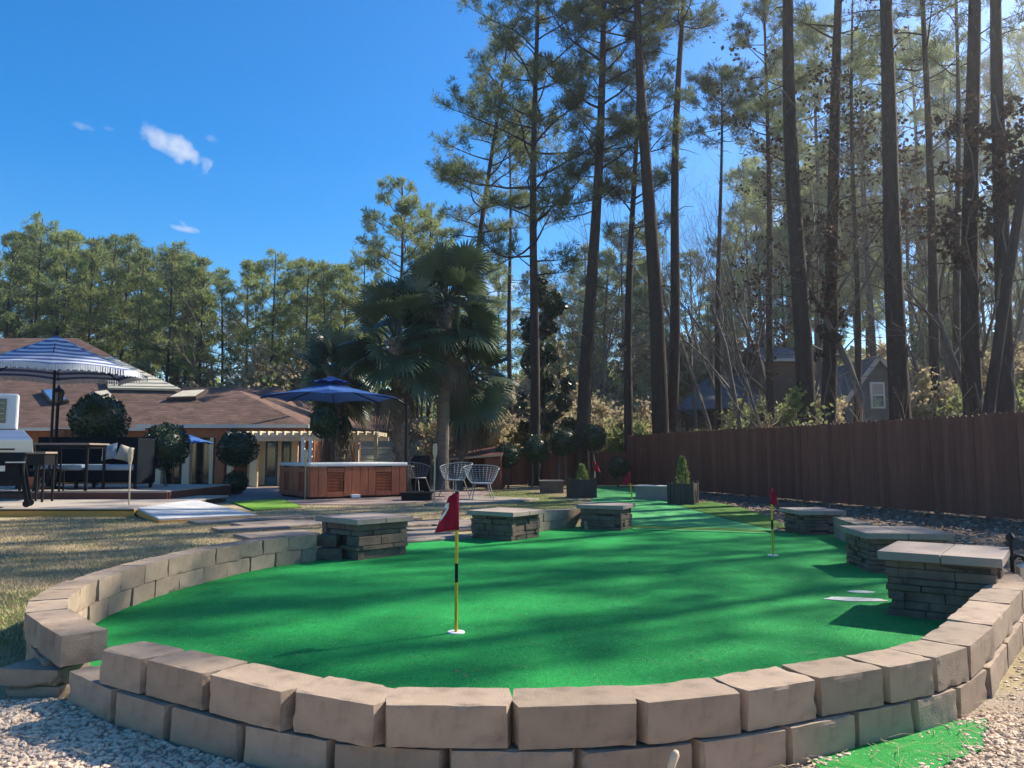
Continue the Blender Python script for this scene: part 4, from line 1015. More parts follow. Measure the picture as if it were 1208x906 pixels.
# steel cooker with an upright glazed box
gp = at(8, 597, 14.6); gx_ = at(39, 560, 14.6).x; g0 = at(-22, 560, 14.6).x; GW = gx_-g0
zf = lambda y: at(0, y, 14.6).z - ZL
ck = thing('outdoor_cooker', 'steel pellet grill with a pale upright oven box at the deck edge', 'grill', (at(37,560,14.2).x - GW*math.cos(R(30)), 14.2 - GW*math.sin(R(30)), ZL), R(30))
mb = MB(); mb.box((GW/2-.06, .25, (zf(572)+zf(533))/2), (GW-.12, .5, zf(533)-zf(572))); mb.build('fire_box', M['black'], ck, bevel=.03)
za, zb = zf(534), zf(508)
mb = MB(); x1 = GW; mb.add([(0,0,za),(x1,0,za),(x1,.55,za),(0,.55,za),(0,.08,zb),(x1-.17,.08,zb),(x1-.17,.5,zb),(0,.5,zb),(0,-.01,zb-.18),(x1-.005,-.01,zb-.18)], [(0,3,2,1),(4,5,6,7),(0,1,9,8),(8,9,5,4),(1,2,6,5,9),(2,3,7,6),(3,0,8,4,7)])
mb.build('hood', M['steel'], ck, bevel=.012)
mb = MB(); mb.tube([(.06,-.05,za+.06),(x1-.28,-.05,za+.06)], .014, 8); mb.build('handle', M['black'], ck)
zc, zd = zf(507.5), zf(467); bw = at(26,490,14.6).x - g0
mb = MB(); mb.box((bw/2, .30, (zc+zd)/2), (bw, .42, zd-zc)); mb.build('oven_box', M['ovenwhite'], ck, bevel=.03)
mb = MB(); mb.box((bw/2-.05, .085, (zc+zd)/2+.01), (bw-.25, .02, (zd-zc)*.68)); mb.build('oven_window', M['darkglass'], ck, bevel=.006)
for k in range(4):
    mb = MB(); mb.tube([(.08, .072, zc+(zd-zc)*(.28+.15*k)), (bw-.2, .072, zc+(zd-zc)*(.28+.15*k))], .006, 6); mb.build('rack', M['steel'], ck)
mb = MB(); mb.tube([(bw-.47,.04,zc+.12),(bw-.36,.0,zc+.3),(bw-.36,.0,zc+.42),(bw-.47,.04,zd-.06)], .012, 8); mb.build('oven_handle', M['ovenwhite'], ck, smooth=True)
mb = MB(); mb.tube([(bw-.42,.32,zd-.02),(bw-.42,.32,zd+.14)], .085, 16); mb.build('chimney', M['black'], ck)
mb = MB(); mb.lathe([(.10,0),(.11,.04),(.06,.07)], c=(bw-.42,.32,zd+.14), n=16); mb.build('chimney_cap', M['steel'], ck)
for s, (x, y) in enumerate(((GW-.18,.04),(GW-.14,.46),(.06,.04),(.06,.46))):
    dx = .13 if x > .5 else -.1
    mb = MB(); mb.bar((x,y,zf(548)),(x+dx,y,.08),.07,.08,up=(0,1,0)); lg = mb.build('leg', M['black'], ck, bevel=.008)
    wh = MB(); wh.tube([(x+dx-.0,y-.035,.065),(x+dx,y+.035,.065)], .065, 18); wl = wh.build('wheel', M['black'], lg)
mb = MB(); mb.box((GW-.25,-.12,zf(545)),(.30,.24,.02)); mb.build('shelf', M['steel'], ck)
mb = MB(); mb.box((GW-.52,-.004,zf(552)),(.22,.012,.10)); mb.build('badge', M['steel'], ck)
mb = MB(); mb.box((GW/2,.25,zf(580)),(GW-.2,.42,.03)); mb.build('bottom_shelf', M['black'], ck)

# lantern post
lp = at(66, 545, 19.6); LT = at(66, 456, 19.6).z
lt = thing('lantern_post', 'black lantern on a slim post behind the deck', 'lamp', (at(67,500,19.6).x, 19.6, 0))
mb = MB(); mb.tube([(0,0,0),(0,0,LT-.46)], .04, 10); mb.build('post', M['black'], lt)
mb = MB(); mb.tube([(0,0,LT-.47),(0,0,LT-.42)], .09, 8); mb.build('collar', M['black'], lt)
mb = MB(); mb.lathe([(.085,LT-.42),(.14,LT-.16)], n=6); mb.build('glass', M['lampglass'], lt)
mb = MB()
for k in range(6):
    a = 2*math.pi*k/6; mb.tube([(.087*math.cos(a),.087*math.sin(a),LT-.42),(.143*math.cos(a),.143*math.sin(a),LT-.15)], .012, 5)
mb.lathe([(.17,LT-.16),(.12,LT-.08),(.04,LT-.03),(.02,LT+.04),(.0,LT+.06)], n=6); mb.build('cage', M['black'], lt)

# bamboo torches
for px, pt_, pb, lean, lab in ((152,528,605,.02,'bamboo torch stuck in the lawn in front of the white ramp'),(360,530,590,.01,'slim bamboo torch standing at the corner of the hot tub'),(512,523,597,-.01,'bamboo torch standing in front of the smooth palm trunk')):
    b = G(px, pb, 0); H = at(px, pt_, b.y).z; t = thing('bamboo_torch', lab, 'torch', (b.x, b.y, 0), 0, 'bamboo torches round the lawn')
    mb = MB(); mb.tube([(0,0,-.1),(-lean*.6,0,H*.45),(-lean,0,H-.26)], .016, 8); mb.build('pole', M['bamboo'], t)
    mb = MB(); mb.lathe([(.02,H-.34),(.045,H-.22),(.052,H-.08),(.035,H-.02),(.02,H)], c=(-lean,0,0), n=12); mb.build('basket', M['bamboo'], t)
    mb = MB(); mb.lathe([(.022,H-.01),(.022,H+.02),(.008,H+.03)], c=(-lean,0,0), n=10); mb.build('burner', M['black'], t)

# ================================================================ PATIO CHAIRS
def bowl_chair(px, py, rz, label, m, scale=1.0):
    p = G(px, py, .02); t = thing('patio_chair', label, 'chair', (p.x, p.y, .02), rz, 'wire patio chairs'); t.scale = (scale,)*3
    nu, nv = 18, 10; mb = MB(); vs = []
    for i in range(nu+1):
        a = R(-125) + R(250)*i/nu              # round the back
        for j in range(nv+1):
            v = j/nv; flare = .20 + .19*v**.8
            top = .28 + .16*math.cos(a*.62)
            x = flare*math.sin(a)*1.12; y = flare*math.cos(a) + .06*v; z = .40 + top*v**1.3
            vs.append((x, y, z))
    fs = [(i*(nv+1)+j, (i+1)*(nv+1)+j, (i+1)*(nv+1)+j+1, i*(nv+1)+j+1) for i in range(nu) for j in range(nv)]
    mb.add(vs, fs); o = mb.build('shell', m, t, smooth=True); s = o.modifiers.new('thick', 'WIREFRAME'); s.thickness = .010
    mb = MB(); mb.lathe([(.0,.395),(.2,.39),(.26,.40),(.24,.42),(.0,.415)], n=24); mb.build('seat', m, t, smooth=True)
    rim = [Vector(vs[i*(nv+1)+nv]) for i in range(nu+1)]
    mb = MB(); mb.tube(rim, .014, 6); mb.build('rim', M['chairwire'], t, smooth=True)
    for sx in (-1,1):
        for sy in (-1,1):
            mb = MB(); mb.tube([(sx*.17,sy*.16,.40),(sx*.27,sy*.28,0)], .012, 6); mb.build('leg', M['chairwire'], t)
    return t
bowl_chair(492, 581, R(60), 'white wire patio chair beside the hot tub', M['chairwire'], 1.05)
bowl_chair(536, 585, R(-35), 'pale blue mesh patio chair in front of the smooth palm trunk', M['chairblue'], 1.05)
bowl_chair(568, 590, R(10), 'white mesh patio chair standing apart beside the shed', M['chairblue'], 1.0)
sl = at(492,586,18.7)
lowt = thing('low_table', 'low black box table in front of the white wire chair', 'table', (G(492,591,0).x, G(492,591,0).y, .0))
mb = MB(); mb.box((0,0,.19),(.78,.5,.03)); mb.build('table_top', M['black'], lowt, bevel=.006)
mb = MB(); mb.box((0,0,.085),(.7,.42,.17)); mb.build('base', M['black'], lowt)
edge = [G(500,597,0), G(610,594,0), G(636,590,0), G(560,587,0)]
mb = MB(); mb.prism([(p.x,p.y) for p in edge], .0, .05); o = mb.build('paving_edge', M['concrete']); tag(o, 'long pale paving slab edging the patio by the chairs', 'paving')
bb = at(492,540,23.5); o = MB().box((0,0,.55),(.85,.6,1.1)).build('covered_grill', M['black'], bevel=.08); o.location = (bb.x, 23.5, 0); 
o.name='covered_grill'; tag(o, 'box shape under a black cover behind the white wire chair', 'grill')

# ================================================================ PLANTERS
def planter(px, py, w, h, rz, label, seed):
    p = G(px, py, 0); t = thing('wooden_planter', label, 'planter', (p.x, p.y, 0), rz, 'square wooden planters')
    for k, (x, y, a) in enumerate(((0,-w/2+.015,0),(w/2-.015,0,90),(0,w/2-.015,0),(-w/2+.015,0,90))):
        mb = MB()
        n = 4
        for q in range(n): mb.box(((q-(n-1)/2)*(w-.06)/n, 0, h/2), ((w-.06)/n-.006, .03, h))
        o = mb.build('side_panel', M['planter'], t); o.location = (x,y,0); o.rotation_euler = (0,0,R(a))
    for sx in (-1,1):
        for sy in (-1,1): mb = MB(); mb.box((sx*(w/2-.02), sy*(w/2-.02), h/2+.02), (.07,.07,h+.04)); mb.build('corner_post', M['planter'], t)
    mb = MB(); mb.box((0,0,h-.09),(w-.07,w-.07,.02)); mb.build('soil', M['soil'], t)
    return t, p
pA, ppA = planter(686, 587, .66, .48, R(4), 'square dark planter beside the low stone bench and the pale flagpole', 1)
pB, ppB = planter(806, 595, .56, .47, R(-24), 'square dark planter with a bright young conifer near the fence', 2)
def conifer(p, z, H, r0, label, seed, n=900):
    t = thing('young_conifer', label, 'shrub', (p.x, p.y, z)); g = np.random.default_rng(seed)
    MB().tube([(0,0,-.06),(0,0,H*.9)], [.012,.004], 6).build('trunk', M['greybark'], t)
    h = g.random(n)**.8; rad = r0*(1-h)**.75*(.55+.45*g.random(n)) + .01; a = g.random(n)*6.283
    c = np.stack([rad*np.cos(a), rad*np.sin(a), h*H+.02], -1)
    d = np.stack([np.cos(a)*.6+.3*g.normal(size=n), np.sin(a)*.6+.3*g.normal(size=n), .9+.3*g.normal(size=n)], -1); d /= np.linalg.norm(d,axis=1)[:,None]
    s = np.cross(d, g.normal(size=(n,3))); s /= np.linalg.norm(s,axis=1)[:,None]
    l = (.05+.05*g.random(n))[:,None]
    link('crown', tri_mesh('crown', np.stack([c-s*.016, c+s*.016, c+d*l], 1), M['conifer']), t)
conifer(Vector((ppA.x+.02, ppA.y, 0)), .39, .42, .17, 'small shaded conifer growing in the planter beside the stone bench', 5, 700)
conifer(Vector((ppB.x, ppB.y, 0)), .38, .64, .16, 'bright green young conifer growing in the planter near the fence', 6)
b0 = G(655, 583, 0); mb = MB(); mb.box((0,.2,.17),(.66,.4,.34)); o = mb.build('bench_body', M['ledge'], bevel=.01)
st = thing('stone_bench', 'low stone bench block beside the shaded dark planter', 'bench', (b0.x-.06, b0.y+.5, 0), R(3)); o.parent = st
mb = MB(); mb.box((0,.2,.355),(.72,.46,.035)); mb.build('top_slab', M['concrete'], st, bevel=.006)
b0 = G(776, 590, 0)
wb = thing('white_bench', 'low white board bench box beside the planter with the bright conifer', 'bench', (b0.x, b0.y+.25, 0), R(-38))
mb = MB(); mb.box((0,0,.16),(.95,.36,.32)); mb.build('box', M['concrete'], wb, bevel=.006)
mb = MB(); mb.box((0,0,.335),(1.0,.42,.03)); mb.build('top', M['gutter'], wb, bevel=.005)

# ================================================================ SHED
s0 = G(531, 574, 0)
shed = thing('garden_shed', 'low red-brown lean-to shed with an open dark front', 'shed', (at(531,570,25.5).x, 25.5, 0), R(-6)); SWd = 60*25.5/905
z1 = at(0,541,25.5).z; z2 = at(0,536,25.5).z
mb = MB(); mb.box((SWd/2, 1.2, z2/2),(SWd, .05, z2)); mb.build('back_wall', M['shedwood'], shed)
for x, zz in ((.03, z1), (SWd-.03, z2)):
    mb = MB(); mb.box((x,.6,zz/2-.02),(.05,1.2,zz-.04)); mb.build('side_wall', M['shedwood'], shed)
mb = MB(); mb.box((SWd*.84,0,z2/2-.05),(SWd*.3,.05,z2-.1)); mb.build('front_wall', M['shedwood'], shed); MB().box((SWd*.1,-.003,z1/2-.05),(SWd*.18,.05,z1-.1)).build('front_wall', M['shedwood'], shed)
mb = MB(); mb.slab([(-.05,-.1,z1),(SWd+.05,-.1,z2),(SWd+.05,1.3,z2+.28),(-.05,1.3,z1+.28)], .03); mb.build('roof', M['shedwood'], shed)
mb = MB(); mb.bar((-.06,-.13,z1-.02),(SWd+.06,-.13,z2-.02),.03,.07); mb.build('fascia', M['tanboard'], shed)
cp = at(537,528,27.5); o = MB().lathe([(.16,0),(.16,.45),(.2,.5),(.1,.58)], n=14).build('flue', M['black']); o.location = (cp.x, 26.2, z1+.15); o.parent = None
bpy.data.objects.remove(o)
# ================================================================ HOUSE
house = thing('house', 'long low house with a brown shingle roof, skylights and an orange brick porch', 'house', (-12, 30, -.15))
ho = Vector((-12, 30, -.15))
def hb(mb, name, m, bevel=0, parent=None):
    o = mb.build(name, m, parent or house, bevel=bevel)
    if parent is None or parent is house: o.location = -ho
    return o
def hslab(name, q, t, m, parent=None):
    mb = MB(); mb.slab(q, t); return hb(mb, name, m, parent=parent)
EL, ER, AP = at(165,498,30), at(362,504,30), at(282,461,33.5)
EL.z = ER.z = (EL.z+ER.z)/2
Yb = 43
hslab('roof', [EL, ER, AP], .10, M['shingle'])
hslab('roof', [ER, Vector((ER.x, Yb, ER.z)), Vector((AP.x, Yb, AP.z)), AP], .10, M['shingle'])
hslab('roof', [Vector((EL.x, Yb, EL.z)), EL, AP, Vector((AP.x, Yb, AP.z))], .10, M['shingle'])
zr_ = at(0,399,42).z; xr_ = at(92,400,42).x; q0 = at(215,463,34.6); ze = 2.2
xe = q0.x + (q0.x-xr_)/(42-34.6)*(34.6-31)
P0, P1, P2, P3 = Vector((-36,31,ze)), Vector((xe,31,ze)), Vector((xr_,42,zr_)), Vector((-36,42,zr_))
hslab('roof', [P0, P1, P2, P3], .10, M['shingle'])
hslab('roof', [P1, Vector((-19.6,53,ze)), P2], .10, M['shingle'])
hslab('roof', [P3, P2, Vector((-19.6,53,ze)), Vector((-36,53,ze))], .10, M['shingle'])
zb = at(270,457,43).z; xb = at(333,462,43).x
hslab('roof', [Vector((-26,34.5,2.25)), Vector((xb+3.2,34.5,2.25)), Vector((xb,43,zb)), Vector((-26,43,zb))], .10, M['shingle'])
hslab('roof', [Vector((xb+3.2,34.5,2.25)), Vector((xb+3.2,51.5,2.25)), Vector((xb,43,zb))], .10, M['shingle'])
mb = MB(); mb.bar((EL.x-.1,29.93,EL.z-.06),(ER.x+.1,29.93,ER.z-.06),.1,.14); mb.bar((-36,30.93,ze-.06),(EL.x-.1,30.93,ze-.06),.1,.12); hb(mb, 'gutter', M['gutter'])
def on_roof(px, py, lift):
    n = (P1-P0).cross(P3-P0).normalized(); d = px_dir(px, py); o = Vector((0,0,EYE)); return o + d*((P0-o).dot(n)/d.dot(n)) + n*lift
def on_wing(px, py, lift):
    a, b, c = EL, ER, AP; n = (b-a).cross(c-a).normalized(); d = px_dir(px, py); o = Vector((0,0,EYE)); return o + d*((a-o).dot(n)/d.dot(n)) + n*lift
hslab('metal_roof', [on_roof(*p, .16) for p in ((120,426),(132,424),(214,462.5),(128,461))], .10, M['metalroof'])
mb = MB()
for k in range(9):
    t = (k+.5)/9; mb.bar(on_roof(120+ (128-120)*t, 426+35*t, .17), on_roof(132+82*t, 424+38.5*t, .17), .03, .03)
hb(mb, 'roof_rib', M['metalroof'])
for q, g in ((((49,463),(69,462),(82,476),(60,477)), 'skyglass'), (((110,465),(127,463),(143,478),(123,480)), 'metalroof'), (((197,473),(215,464.5),(246,463),(232,472)), 'metalroof')):
    f = hslab('skylight', [on_roof(*p, .16) for p in q], .14, M['planter']); cx = sum(p[0] for p in q)/4; cy = sum(p[1] for p in q)/4
    mb = MB(); mb.slab([on_roof(cx+(p[0]-cx)*.84, cy+(p[1]-cy)*.84, .175) for p in q], .012); mb.build('pane', M[g], f)
# walls and porch
mb = MB(); mb.box(((EL.x-36)/2-.2, 31.6, 1.0), (EL.x+36, .25, 2.4)); hb(mb, 'wall', M['brick'])
mb = MB(); mb.box(((EL.x+ER.x)/2, 32.4, 1.0), (ER.x-EL.x-.6, .25, 2.5)); mb.box((ER.x-.42, 36.5, 1.0), (.25, 8.4, 2.5)); hb(mb, 'wall', M['brick'])
mb = MB(); mb.box(((EL.x+ER.x)/2, 30.25, EL.z-.32), (ER.x-EL.x-.3, .2, .38)); hb(mb, 'porch_beam', M['brick'])
for px, w, m_ in ((188,.26,'cream'),(221,.28,'cream'),(250,.14,'cream'),(261,.34,'brick'),(272,.2,'cream'),(300,.26,'cream')):
    p = at(px, 540, 30.2); mb = MB(); mb.box((p.x, 30.2, (EL.z-.5)/2-.08), (w, w, EL.z-.5+.16)); hb(mb, 'porch_post', M[m_])
def door(px0, px1, y, m_, name, zt=1.85):
    a, b = at(px0,540,y).x, at(px1,540,y).x; mb = MB(); mb.box(((a+b)/2, y, zt/2-.08), (b-a, .06, zt+.16)); d = hb(mb, name, M[m_])
    mb = MB(); mb.box(((a+b)/2, y-.035, zt/2+.02), ((b-a)*.72, .02, zt-.35)); mb.build('pane', M['darkglass'], d); return d
door(226,248,32.2,'darkglass','patio_door'); door(203,214,32.2,'planter','door')
door(314,327,31.9,'bluedoor','door',1.75); door(333,343,31.9,'bluedoor','door',1.75)
mb = MB(); 
for a, b in ((292,313.5),(327.5,332.5),(343.5,352)):
    xa, xb_ = at(a,540,31.8).x, at(b,540,31.8).x; mb.box(((xa+xb_)/2, 31.8, .85), (xb_-xa-.03, .08, 1.95))
hb(mb, 'door_frame', M['cream'])
# pergola
per = thing('pergola', 'cream pergola with close rafters in front of the blue doors', 'pergola', (at(355,540,28).x, 28, -.15))
po = Vector((at(355,540,28).x, 28, -.15))
xa, xb_ = at(266,510,27.6).x, at(446,515,27.6).x; zp = at(350,513,27.6).z
def pb(mb, name, m): o = mb.build(name, m, per); o.location = -po
mb = MB(); mb.box(((xa+xb_)/2, 27.6, zp), (xb_-xa, .09, .16)); pb(mb, 'beam', M['gutter'])
mb = MB(); mb.box(((xa+xb_)/2, 30.0, zp-.1), (xb_-xa, .09, .16)); pb(mb, 'beam', M['gutter'])
for k in range(19):
    x = xa + (xb_-xa)*(k+.5)/19; mb = MB(); mb.box((x, 28.75, zp+.06), (.08, 2.9, .14)); pb(mb, 'rafter', M['cream'])
for px in (357, 366, 421, 443):
    x = at(px,540,27.6).x; mb = MB(); mb.box((x, 27.62, (zp-.08)/2-.08), (.12,.12,zp-.08+.16)); pb(mb, 'post', M['white'] if px < 400 else M['cream'])
for px in (420,):
    x = at(px,540,30.0).x; mb = MB(); mb.box((x, 29.98, (zp-.18)/2-.08), (.3,.14,zp-.18+.16)); pb(mb, 'post', M['brick'])
# pale cottage behind the palms
Yc = 37.0; x0, x1 = at(474,530,Yc).x-2.7, at(474,530,Yc).x+2.7; zt_ = at(470,509,Yc).z
cot = thing('cottage', 'pale cream lap-sided cottage seen behind the palm trunks', 'house', ((x0+x1)/2, Yc, -.15)); co = Vector(((x0+x1)/2, Yc, -.15))
def cb(mb, name, m, parent=None):
    o = mb.build(name, m, parent or cot)
    if parent is None: o.location = -co
    return o
mb = MB(); n = 11
for k in range(n):
    z = -.15 + (zt_+.15)*(k+.5)/n; Mx = Matrix.Translation(((x0+x1)/2, Yc, z)) @ Matrix.Rotation(R(-7),4,'X'); mb.box((0,0,0), (x1-x0,.04,(zt_+.15)/n*1.02), M=Mx)
mb.box(((x0+x1)/2, Yc+1.6, zt_/2-.1), (x1-x0-.06, 3.0, zt_+.1)); cb(mb, 'wall', M['siding'])
mb = MB(); q = at(452,489,Yc+2.5); mb.slab([Vector((x0-.5,Yc-.35,zt_-.02)), Vector((x1+.4,Yc-.35,zt_-.02)), Vector((x1+.4,Yc+2.4,zt_+1.0)), Vector((x0-.5,Yc+2.4,zt_+1.0))], .08); cb(mb, 'roof', M['shingle'])
mb = MB(); mb.slab([Vector((x0-.5,Yc+5,zt_-.02)), Vector((x1+.4,Yc+5,zt_-.02)), Vector((x1+.4,Yc+2.4,zt_+.99)), Vector((x0-.5,Yc+2.4,zt_+.99))], .08); cb(mb, 'roof', M['shingle'])
wx0, wx1 = x0+4.0, x0+4.65; wz0, wz1 = at(0,538,Yc).z, at(0,519,Yc).z
mb = MB(); mb.box(((wx0+wx1)/2, Yc-.05, (wz0+wz1)/2), (wx1-wx0, .06, wz1-wz0)); f = cb(mb, 'window', M['cream'])
mb = MB(); mb.box(((wx0+wx1)/2, Yc-.085, (wz0+wz1)/2), ((wx1-wx0)*.68, .015, (wz1-wz0)*.76)); mb.build('pane', M['darkglass'], f)

cot.rotation_euler = (0,0,R(52))

# grey gabled neighbour house
def rel(obj, o3):
    def f(mb, name, m, parent=None):
        o = mb.build(name, m, parent or obj)
        if parent is None: o.location = -o3
        return o
    return f
Yn = 36.0; gb = hz(at(1030,490,Yn).x, Yn); n0 = Vector((at(1030,490,Yn).x, Yn, gb))
nh = thing('neighbour_house', 'grey gabled house with one white window beyond the tall fence', 'house', n0); nb = rel(nh, n0)
xl, xr2, xa_ = at(997,470,Yn).x, at(1078,470,Yn).x, at(1034,424,Yn).x; zl, za2 = at(0,470,Yn).z, at(0,421,Yn).z
mb = MB(); pf = [(xl,gb-.4),(xr2,gb-.4),(xr2,zl),(xa_,za2),(xl,zl)]
mb.add([(p[0],Yn,p[1]) for p in pf] + [(p[0],Yn+7,p[1]) for p in pf], [(0,1,2,3,4),(9,8,7,6,5)] + [(i,5+i,5+(i+1)%5,(i+1)%5) for i in range(5)]); nb(mb, 'wall', M['greyhouse'])
mb = MB(); n = 14
for k in range(n):
    z = gb + (zl-gb)*(k+.5)/n; Mx = Matrix.Translation(((xl+xr2)/2, Yn-.03, z)) @ Matrix.Rotation(R(-6),4,'X'); mb.box((0,0,0), (xr2-xl+.04,.03,(zl-gb)/n), M=Mx)
nb(mb, 'siding', M['greyhouse'])
kl = (za2-zl)/(xa_-xl); kr = (zl-za2)/(xr2-xa_)
mb = MB(); mb.slab([(xl-.7,Yn-.3,zl-.7*kl+.06),(xa_,Yn-.3,za2+.06),(xa_,Yn+7.3,za2+.06),(xl-.7,Yn+7.3,zl-.7*kl+.06)], .12); nb(mb, 'roof', M['greyroof'])
mb = MB(); mb.slab([(xr2+1.0,Yn-.3,zl+1.0*kr+.06),(xa_,Yn-.3,za2+.06),(xa_,Yn+7.3,za2+.06),(xr2+1.0,Yn+7.3,zl+1.0*kr+.06)], .12); nb(mb, 'roof', M['greyroof'])
mb = MB(); mb.bar((xl-.7,Yn-.33,zl-.7*kl-.03),(xa_,Yn-.33,za2-.03),.05,.2); mb.bar((xa_,Yn-.33,za2-.031),(xr2+1.0,Yn-.33,zl+1.0*kr-.031),.05,.2); nb(mb, 'bargeboard', M['gutter'])
wa, wb_ = at(1026,470,Yn).x, at(1043,470,Yn).x; w0, w1 = at(0,482,Yn).z, at(0,451,Yn).z
mb = MB(); mb.box(((wa+wb_)/2,Yn-.06,(w0+w1)/2),(wb_-wa,.1,w1-w0)); f = nb(mb, 'window', M['white'])
for k in (0,1):
    mb = MB(); h_ = (w1-w0)*.40; mb.box(((wa+wb_)/2,Yn-.115,w0+(w1-w0)*(.27+.46*k)),((wb_-wa)*.74,.02,h_)); mb.build('pane', M['darkglass'] if k == 0 else M['gutter'], f)
# brown house and the dark roofed one farther off
Yn2 = 44; n1_ = Vector((at(925,480,Yn2).x, Yn2, hz(at(925,480,Yn2).x, Yn2)))
bh = thing('brown_house', 'plain brown house side half hidden by trunks beyond the fence', 'house', n1_); bb_ = rel(bh, n1_)
xa2, xb2 = at(908,480,Yn2).x, at(962,480,Yn2).x; zt2 = at(0,424,Yn2).z
mb = MB(); mb.box(((xa2+xb2)/2, Yn2+3, (zt2+n1_.z)/2-.2), (xb2-xa2, 6, zt2-n1_.z+.4)); bb_(mb, 'wall', M['brownhouse'])
mb = MB(); mb.slab([(xa2-.4,Yn2-.4,zt2),(xb2+.4,Yn2-.4,zt2),(xb2+.4,Yn2+3,zt2+1.1),(xa2-.4,Yn2+3,zt2+1.1)],.12); mb.slab([(xa2-.4,Yn2+6.4,zt2),(xb2+.4,Yn2+6.4,zt2),(xb2+.4,Yn2+3,zt2+1.1),(xa2-.4,Yn2+3,zt2+1.1)],.12); bb_(mb, 'roof', M['greyroof'])
mb = MB(); mb.bar((xa2-.4,Yn2-.45,zt2-.08),(xb2+.4,Yn2-.45,zt2-.08),.06,.16); bb_(mb, 'fascia', M['gutter'])
Yn3 = 40; n3_ = Vector((at(850,490,Yn3).x, Yn3, hz(at(850,490,Yn3).x, Yn3)))
dh = thing('dark_roofed_house', 'low house with a blue-grey roof beyond the slope and bare twigs', 'house', n3_); db_ = rel(dh, n3_)
a0, a1, a2, a3 = at(796,484,Yn3), at(905,478,Yn3+3), at(905,442,Yn3+7), at(832,446,Yn3+6)
mb = MB(); mb.slab([a0,a1,Vector((a1.x, a2.y, a2.z)),a3],.12); db_(mb, 'roof', M['bluegreyroof'])
mb = MB(); mb.box(((a0.x+a1.x)/2+.2,Yn3+5.4,(a0.z+n3_.z)/2-.2),(a1.x-a0.x-.8,5,a0.z-n3_.z+.2)); db_(mb, 'wall', M['brownhouse'])

# ================================================================ TOPIARIES
def leaf_ball(seed, n=2300, leaf=.075):
    g = np.random.default_rng(seed); d = g.normal(size=(n,3)); d /= np.linalg.norm(d,axis=1)[:,None]
    lump = np.array([noise.noise(Vector(q*2.2)+Vector((seed,0,0))) for q in d])
    r = (.90 + .15*lump)*(1.04 - .16*g.random(n)**2); c = d*r[:,None]
    o = d + .8*g.normal(size=(n,3)); o /= np.linalg.norm(o,axis=1)[:,None]
    s = np.cross(o, g.normal(size=(n,3))); s /= np.linalg.norm(s,axis=1)[:,None]
    l = leaf*(.7+.6*g.random(n))[:,None]
    q = np.stack([c-o*l*.6, c+s*l*.45, c+o*l, c-s*l*.45], 1)
    tris = np.concatenate([q[:,[0,1,2]], q[:,[0,2,3]]])
    core = IV[IF]*.74
    bm = bmesh.new(); bmesh.ops.create_icosphere(bm, subdivisions=3, radius=.80); cv = np.array([v.co[:] for v in bm.verts]); cf = np.array([[v.index for v in f.verts] for f in bm.faces]); bm.free()
    return tri_mesh('crown', np.concatenate([tris, cv[cf]]), M['topiary'])
balls = [leaf_ball(k) for k in range(3)]
def topiary(px, py, rpx, d, label, seed, stems=1, second=None, pot=False, group='clipped ball topiaries'):
    p = at(px, py, d); r = rpx*d/905; z0 = hz(p.x, d)
    t = thing('topiary', label, 'topiary', (p.x, d, z0), 0, group); rr = random.Random(seed)
    for k in range(stems):
        dx = (k-(stems-1)/2)*.25; pts = [(dx*1.4+rr.uniform(-.05,.05), 0, -.05)] + [(dx*(1.1-.6*j/4)+rr.uniform(-.04,.04), rr.uniform(-.04,.04), (p.z-z0)*j/4) for j in (1,2,3,4)]
        MB().tube(pts, [.04,.032,.028,.026,.02], 7).build('trunk', M['greybark'], t, smooth=True)
    c = link('crown', balls[seed % 3], t); c.location = (0,0,p.z-z0); c.scale = (r*1.06, r*1.06, r); c.rotation_euler = (rr.random()*6, rr.random()*6, rr.random()*6)
    if second:
        q = at(px, second[0], d); r2_ = second[1]*d/905; c = link('crown', balls[(seed+1) % 3], t); c.location = (-.03,0,q.z-z0); c.scale = (r2_,)*3
topiary(117, 496, 33, 19.8, 'large round topiary ball rising behind the dark sofa back', 0)
topiary(196, 526, 27, 19.2, 'round topiary ball on a stem between the sofa arm and the porch', 1)
topiary(280, 529, 23, 21.5, 'round topiary ball over a smaller one in front of the pergola end', 2, second=(570, 15))
topiary(383, 499, 18, 22.5, 'round topiary ball on a thin stem behind the hot tub', 4)
topiary(599, 537, 15, 26.0, 'round topiary ball nearest the garden shed', 5)
topiary(632, 530, 17, 26.6, 'broad topiary ball on two stems beside the one by the shed', 6, stems=2)
topiary(664, 521, 17, 26.8, 'topiary ball on two crooked stems above the stone bench', 7, stems=2)
topiary(700, 516, 16, 27.2, 'topiary ball on a leaning stem behind the far pale flagpole', 8)
topiary(729, 551, 13, 26.4, 'low small topiary ball at the corner of the two fences', 9)

